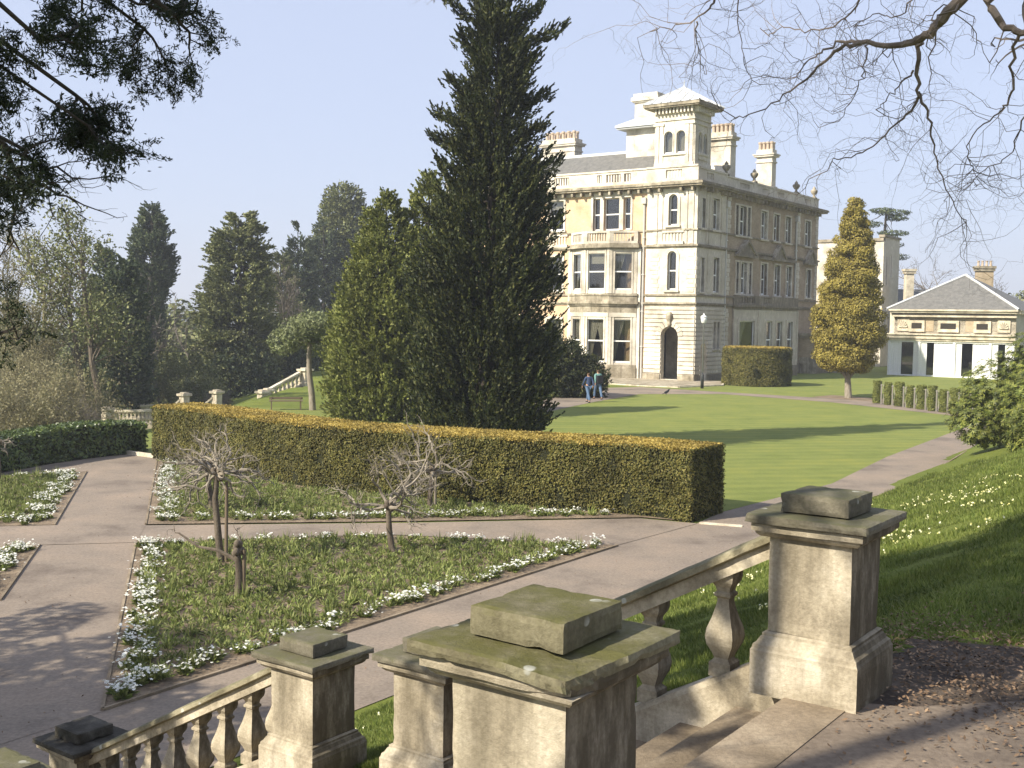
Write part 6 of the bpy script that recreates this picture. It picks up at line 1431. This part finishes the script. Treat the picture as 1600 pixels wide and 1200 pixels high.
# a little dry leaf and grit on the paths
rg = np.random.default_rng(222); g = G(); pts = np.vstack([np.c_[rg.uniform(-12, 8, 2600), rg.uniform(10, 36, 2600)]]); uu_ = pts@AU[:2]; vv_ = pts@AV[:2]
inb = np.zeros(len(pts), bool)
for P in BEDS.values(): inb |= inside(P, pts)
ok = ~inb & (uu_ > 9.2) & ((uu_ < 11.3) | (pts[:, 0] < -4.5)) & (uu_ < 31); pts = pts[ok]
leafcloud(g, np.c_[pts, np.full(len(pts), .032)], np.tile([0, 0, 1.0], (len(pts), 1)), .035, .018, rg, .3); loc = np.array([-5, 20, .03]); local(g, loc); o = g.build('path_litter', F['litter']); o.location = tuple(loc); tag(o, 'scattered dry leaves on the garden paths', 'leaf litter', kind='stuff')
# ================================================================ trees close to the viewer
def sprays(g, tips, rg, n, ll, lw, L_=.5, open_=.6, spread=.3, drop=.0):
    C = np.array([p for p, d in tips]); D = unit(np.array([d for p, d in tips])+np.array([0, 0, -drop])); C = C-D*L_*.5
    tufts(g, C, D, L_*rg.uniform(.6, 1.2, len(C)), n, ll, lw, rg, spread, open_)
# big conifer: trunk behind the viewer's left shoulder, limbs reaching into the upper left
rg = np.random.default_rng(301); tx, ty = -5.89, 1.36; z0 = tz(tx, ty); t = thing('overhanging_conifer', (tx, ty, z0), 'dark conifer limbs with needle clusters hanging into the upper left corner', 'tree')
g = G(); tips = []; P = bend((tx, ty, z0-.2), (tx-.3, ty+.2, 19), rg, 12, .01); g.tube(P, np.linspace(.40, .12, 12), 12)
CP = dict(lev=3, n=[6, 5, 4], ang=(.35, .85), ratio=.5, up=[-.05, -.12, -.15], wob=.38, rr=.5, tip=.35, start=.2, start0=.3)
def limb(p0, px, py, Y, r, seed, CP=CP, stretch=.62):
    rg2 = np.random.default_rng(seed); p1 = at(px, py, Y); Q = bend(p0, tuple(p1), rg2, 9, .035, -.05); g.tube(Q, np.linspace(r, r*.28, 9), 8)
    for i in range(3, 9):
        for s in range(2):
            d = Q[min(i, 8)]-Q[i-1]; d = unit(d+rg2.normal(0, .55, 3)*np.linalg.norm(d)*1.3); grow(g, Q[i], d, stretch*rg2.uniform(.7, 1.3), r*.22, 1, rg2, CP, tips, 5)
    grow(g, Q[-1], unit(Q[-1]-Q[-2]), stretch, r*.26, 1, rg2, CP, tips, 5)
for k, (px, py, Y, r, zs, st) in enumerate([(275, 25, 8.2, .06, 8.3, .42), (225, 45, 8.6, .045, 8.0, .42), (190, -25, 8.4, .06, 8.6, .5), (120, 150, 8.0, .05, 7.2, .34), (135, 195, 7.9, .035, 7.1, .34), (40, 235, 7.6, .045, 7.0, .36), (60, 60, 7.0, .05, 7.8, .38), (110, -20, 7.6, .06, 8.8, .45), (-60, 250, 6.8, .05, 6.6, .4), (-70, 60, 7, .06, 8, .4)]):
    limb((tx-.15, ty+.1, zs), px, py, Y, r, 310+k, stretch=st)
nt_ = len(tips); 
# bare drooping twigs below the needle pads
for k, (px, py, Y) in enumerate([(150, 330, 8.0), (95, 310, 7.8), (70, 560, 9.0), (50, 400, 7.4), (160, 290, 8.2)]):
    rg2 = np.random.default_rng(340+k); a_ = at(-40, 180 if k != 2 else 500, Y-.6); Q = bend(tuple(a_), tuple(at(px-20, py-10 if k != 2 else 520, Y)), rg2, 8, .05, .1); g.tube(Q, np.linspace(.02, .005, 8), 5)
    for i in range(2, 8): grow(g, Q[i], unit(Q[min(i+1, 7)]-Q[i-1]+rg2.normal(0, .14, 3)), .35, .006, 2, rg2, CP, [] if k != 2 else tips, 4)
put(g, 'trunk', MT['bark_dark'], t)
rg3 = np.random.default_rng(399); zq = tz(-4.9, .55); t2 = thing('bare_tree', (-4.9, .55, zq), 'slim leafless tree behind the viewer, outside the frame, striping the landing', 'tree'); gq = G()
PQ = bend((-4.9, .55, zq-.2), (-5.0, .7, 12), rg3, 9, .006); gq.tube(PQ, np.linspace(.15, .06, 9), 9)
for i in range(4, 9):
    for _ in range(3): grow(gq, PQ[i], unit(rg3.normal(0, 1, 3)+np.array([0, 0, .7])), 1.6, .035, 1, rg3, dict(lev=3, n=[4, 4, 3], ang=(.3, .8), ratio=.55, up=[.2, .2, .2], wob=.3, rr=.5), None, 5)
put(gq, 'trunk', MT['bark'], t2)
zq = tz(-3.55, 2.36); t3 = thing('bare_tree', (-3.55, 2.36, zq), 'thin leafless sapling behind the viewer, outside the frame, shading the stair-head pier', 'tree'); gq = G()
PQ = bend((-3.55, 2.36, zq-.2), (-3.6, 2.4, 9.5), rg3, 9, .008); gq.tube(PQ, np.linspace(.085, .04, 9), 8)
for i in range(4, 9):
    for _ in range(2): grow(gq, PQ[i], unit(rg3.normal(0, 1, 3)+np.array([-.3, 0, .7])), 1.0, .02, 1, rg3, dict(lev=3, n=[3, 3, 2], ang=(.3, .8), ratio=.55, up=[.2, .2, .2], wob=.3, rr=.5), None, 5)
put(gq, 'trunk', MT['bark'], t3)
# upper crown, out of the frame, shading the stair head and the bank
g = G(); C0 = []
tipsel = [tips[i] for i in range(len(tips)) if rg.random() < .62]
F['needle'] = foliage('dark_needles', [(.012, .022, .010), (.03, .045, .016), (.05, .065, .025)], 2, .1)
sprays(g, tipsel, rg, 60, .05, .0095, .24, .75, .4)
put(g, 'needles', F['needle'], t)
def crown_pad(g, c, r, n, rg, ll=.28, lw=.09): d = rdir(rg, n)*(rg.random((n, 1))**.4); leafcloud(g, np.array(c)+d*np.array(r), d, ll, lw, rg, 1.2)
CROWN = [(-5.2, 3.4, 12.2, 1.7, 1.7, .5), (-7.2, 4.2, 11.5, 1.8, 1.7, .5), (-5.4, 1.2, 13.0, 1.8, 1.6, .5), (-7.6, 1.4, 12.2, 1.8, 1.6, .5), (-6.4, 2.9, 14.5, 1.9, 1.9, .6), (-6.2, 3.6, 16.5, 1.4, 1.4, .6), (-6.9, 2.2, 17.6, 1.2, 1.2, .7), (-6.5, 2.8, 19, .8, .8, .8), (-8.3, 5.3, 10.3, 1.4, 1.3, .4), (-4.1, 2.3, 11.4, 1.2, 1.1, .35), (-5.9, 4.9, 10.6, 1.3, 1.1, .35)]
g = G(); rg = np.random.default_rng(302)
for x_, y_, z_, a_, b_, c_ in CROWN: crown_pad(g, (x_, y_, z_), (a_, b_, c_), int(700*a_*b_), rg)
put(g, 'crown', F['needle'], t)
g = G()
for x_, y_, z_, a_, b_, c_ in CROWN: g.tube(bend((tx, ty, z_-1.2), (x_, y_, z_), rg, 5, .04), [.1, .08, .06, .04, .02], 6)
put(g, 'boughs', MT['bark_dark'], t)

# leafless broad tree at the right: trunk beside the landing, limbs overhead
rg = np.random.default_rng(401); tx, ty = 9.6, 5.2; z0 = tz(tx, ty); t = thing('overhanging_bare_tree', (tx, ty, z0), 'leafless broad tree whose mossy limbs and fine twigs hang into the upper right corner', 'tree')
g = G(); P = bend((tx, ty, z0-.2), (tx-.6, ty+1.2, 13), rg, 10, .012); g.tube(P, np.linspace(.45, .24, 10), 12)
WP = dict(lev=4, n=[5, 5, 3, 2], ang=(.3, .95), ratio=.60, up=[-.02, -.05, -.04, 0], wob=.55, rr=.52, tip=.4, start=.12, start0=.2, pts=8)
tw = []
def limb2(px_list, Y0, Y1, r0_, r1_, seed, start=None, twigs=True, dens=1.0, tl=.72):
    rg2 = np.random.default_rng(seed); n = len(px_list); Q = np.array([at(px, py, Y0+(Y1-Y0)*i/(n-1)) for i, (px, py) in enumerate(px_list)])
    if start is not None: Q = np.vstack([np.array(start)[None], Q])
    # smooth
    Qs = Q.copy()
    for _ in range(2):
        R_ = [Qs[0]]
        for a, b in zip(Qs[:-1], Qs[1:]): R_ += [a*.75+b*.25, a*.25+b*.75]
        R_.append(Qs[-1]); Qs = np.array(R_)
    Qs[1:-1] += rg2.normal(0, .010, Qs[1:-1].shape); rr = r1_*.8+(r0_*.82-r1_*.8)*(1-np.linspace(0, 1, len(Qs)))**1.9; tw.append((Qs, rr)); g.tube(Qs, rr, 8 if r0_ > .05 else 6)
    if twigs:
        m = int(len(Qs)*dens*.52)
        for k in range(m):
            i = rg2.integers(max(1, len(Qs)//6), len(Qs)); d = unit(unit(Qs[i]-Qs[i-1])+rg2.normal(0, .62, 3)); grow(g, Qs[i], d, tl*rg2.uniform(.5, 1.2), max(.0035, rr[i]*.24), 2, rg2, WP, None, 5)
        grow(g, Qs[-1], unit(Qs[-1]-Qs[-2]), tl*.8, r1_, 2, rg2, WP, None, 5)
TOP = P[-2]
# main limb as in the photograph: enters at the top, sweeps down left
limb2([(1560, -60), (1490, 8), (1462, 42), (1440, 62), (1405, 74), (1345, 66), (1310, 75), (1275, 110), (1240, 140), (1205, 165), (1150, 185)], 8.6, 10.2, .085, .006, 411, TOP, dens=.9)
limb2([(1345, 66), (1310, 62), (1280, 84), (1262, 95), (1245, 120)], 9.5, 9.9, .022, .006, 412, dens=.8)
limb2([(1438, 64), (1432, 110), (1436, 145), (1427, 172), (1400, 195), (1375, 222), (1345, 240), (1300, 252)], 9.3, 9.9, .028, .006, 413, dens=.9)
limb2([(1436, 145), (1450, 180), (1457, 215), (1460, 250), (1478, 290), (1495, 330), (1510, 350)], 9.5, 9.9, .018, .005, 414, dens=.8)
limb2([(1427, 110), (1400, 140), (1385, 155), (1370, 172)], 9.6, 9.8, .012, .005, 415, dens=.6)
limb2([(1530, -10), (1555, 25), (1585, 50), (1615, 52)], 8.6, 8.4, .05, .03, 416, TOP, twigs=True, dens=.5)
limb2([(1590, 55), (1582, 110), (1580, 150), (1565, 175), (1530, 195), (1505, 235), (1520, 265)], 8.6, 9.4, .018, .005, 417, dens=1.1)
limb2([(1130, -40), (1118, 0), (1100, 22), (1075, 38), (1045, 42), (1015, 50)], 9.6, 10.2, .022, .005, 418, TOP, dens=1.0)
limb2([(1090, 35), (1088, 60), (1095, 90), (1100, 115)], 9.8, 10.1, .010, .004, 419, dens=1.0, tl=.6)
limb2([(1160, -30), (1150, 20), (1158, 60), (1160, 100), (1175, 125)], 9.8, 10.2, .012, .004, 420, TOP, dens=1.0, tl=.6)
limb2([(1350, -30), (1338, 15), (1300, 45), (1250, 50), (1225, 40), (1200, 55)], 9.7, 10.3, .018, .005, 421, TOP, dens=1.0)
limb2([(1600, 180), (1590, 215), (1575, 250), (1540, 262), (1520, 285)], 8.8, 9.4, .012, .004, 422, at(1680, 60, 8.6), dens=1.0)
limb2([(1440, -30), (1420, 10), (1395, 30), (1370, 20), (1340, 35)], 9.3, 9.9, .014, .005, 423, TOP, dens=1.0)
limb2([(1355, 70), (1350, 110), (1342, 130), (1330, 160), (1310, 190)], 9.5, 9.9, .010, .004, 424, dens=1.0, tl=.6)
limb2([(700, -60), (690, -15), (678, 3)], 9.6, 10.0, .008, .003, 425, at(900, -160, 9.5), dens=.25, tl=.2)
put(g, 'trunk', MT['limb'], t)

# evergreen and bare tree on the slope at the left, both outside the frame: they shade the lower path and the left of the bed
rg = np.random.default_rng(501)
blobs('evergreen_tree', 'broad evergreen left of the stairs, outside the frame, shading the lower path', -11.2, 8.6, [(0, 0, 5.0, 1.7, 1.5, 1.5), (1.2, 1.0, 4.3, 1.2, 1.1, 1.0), (-1.4, -.6, 5.6, 1.6, 1.5, 1.2), (.4, -1.6, 4.2, 1.3, 1.2, 1.2), (-1.0, 1.8, 6.2, 1.2, 1.2, .9), (2.5, -1.9, 4.6, 1.3, 1.1, .8), (1.9, -.6, 5.3, 1.2, 1.2, .8), (3.2, -2.6, 5.4, .9, .9, .6), (-1.4, 2.5, 4.6, 1.1, 1.1, .7), (-1.2, 4.4, 4.9, .55, 1.1, .35)], 900, 502, F['needle'], MT['bark_dark'], .25, .09, z0=tz(-11.2, 8.6), trunks=[(([0, 0, -.2], [0, 0, 2.5], [0, 0, 5]), .25, .1)])

# haze over the valley: one closed box of thin even air round everything
g = G(); g.box(-5200, 5200, -400, 5200, -420, 74)
m = bpy.data.materials.new('haze_air'); m.use_nodes = True; t = m.node_tree; t.nodes.clear()
out = t.nodes.new('ShaderNodeOutputMaterial'); pv = t.nodes.new('ShaderNodeVolumePrincipled'); pv.inputs['Density'].default_value = .0007
pv.inputs['Color'].default_value = (.86, .91, 1.0, 1); pv.inputs['Anisotropy'].default_value = .1
t.links.new(pv.outputs[0], out.inputs['Volume']); o = g.build('haze', m); tag(o, kind='stuff', label='thin pale spring haze lying over the gardens and the valley')
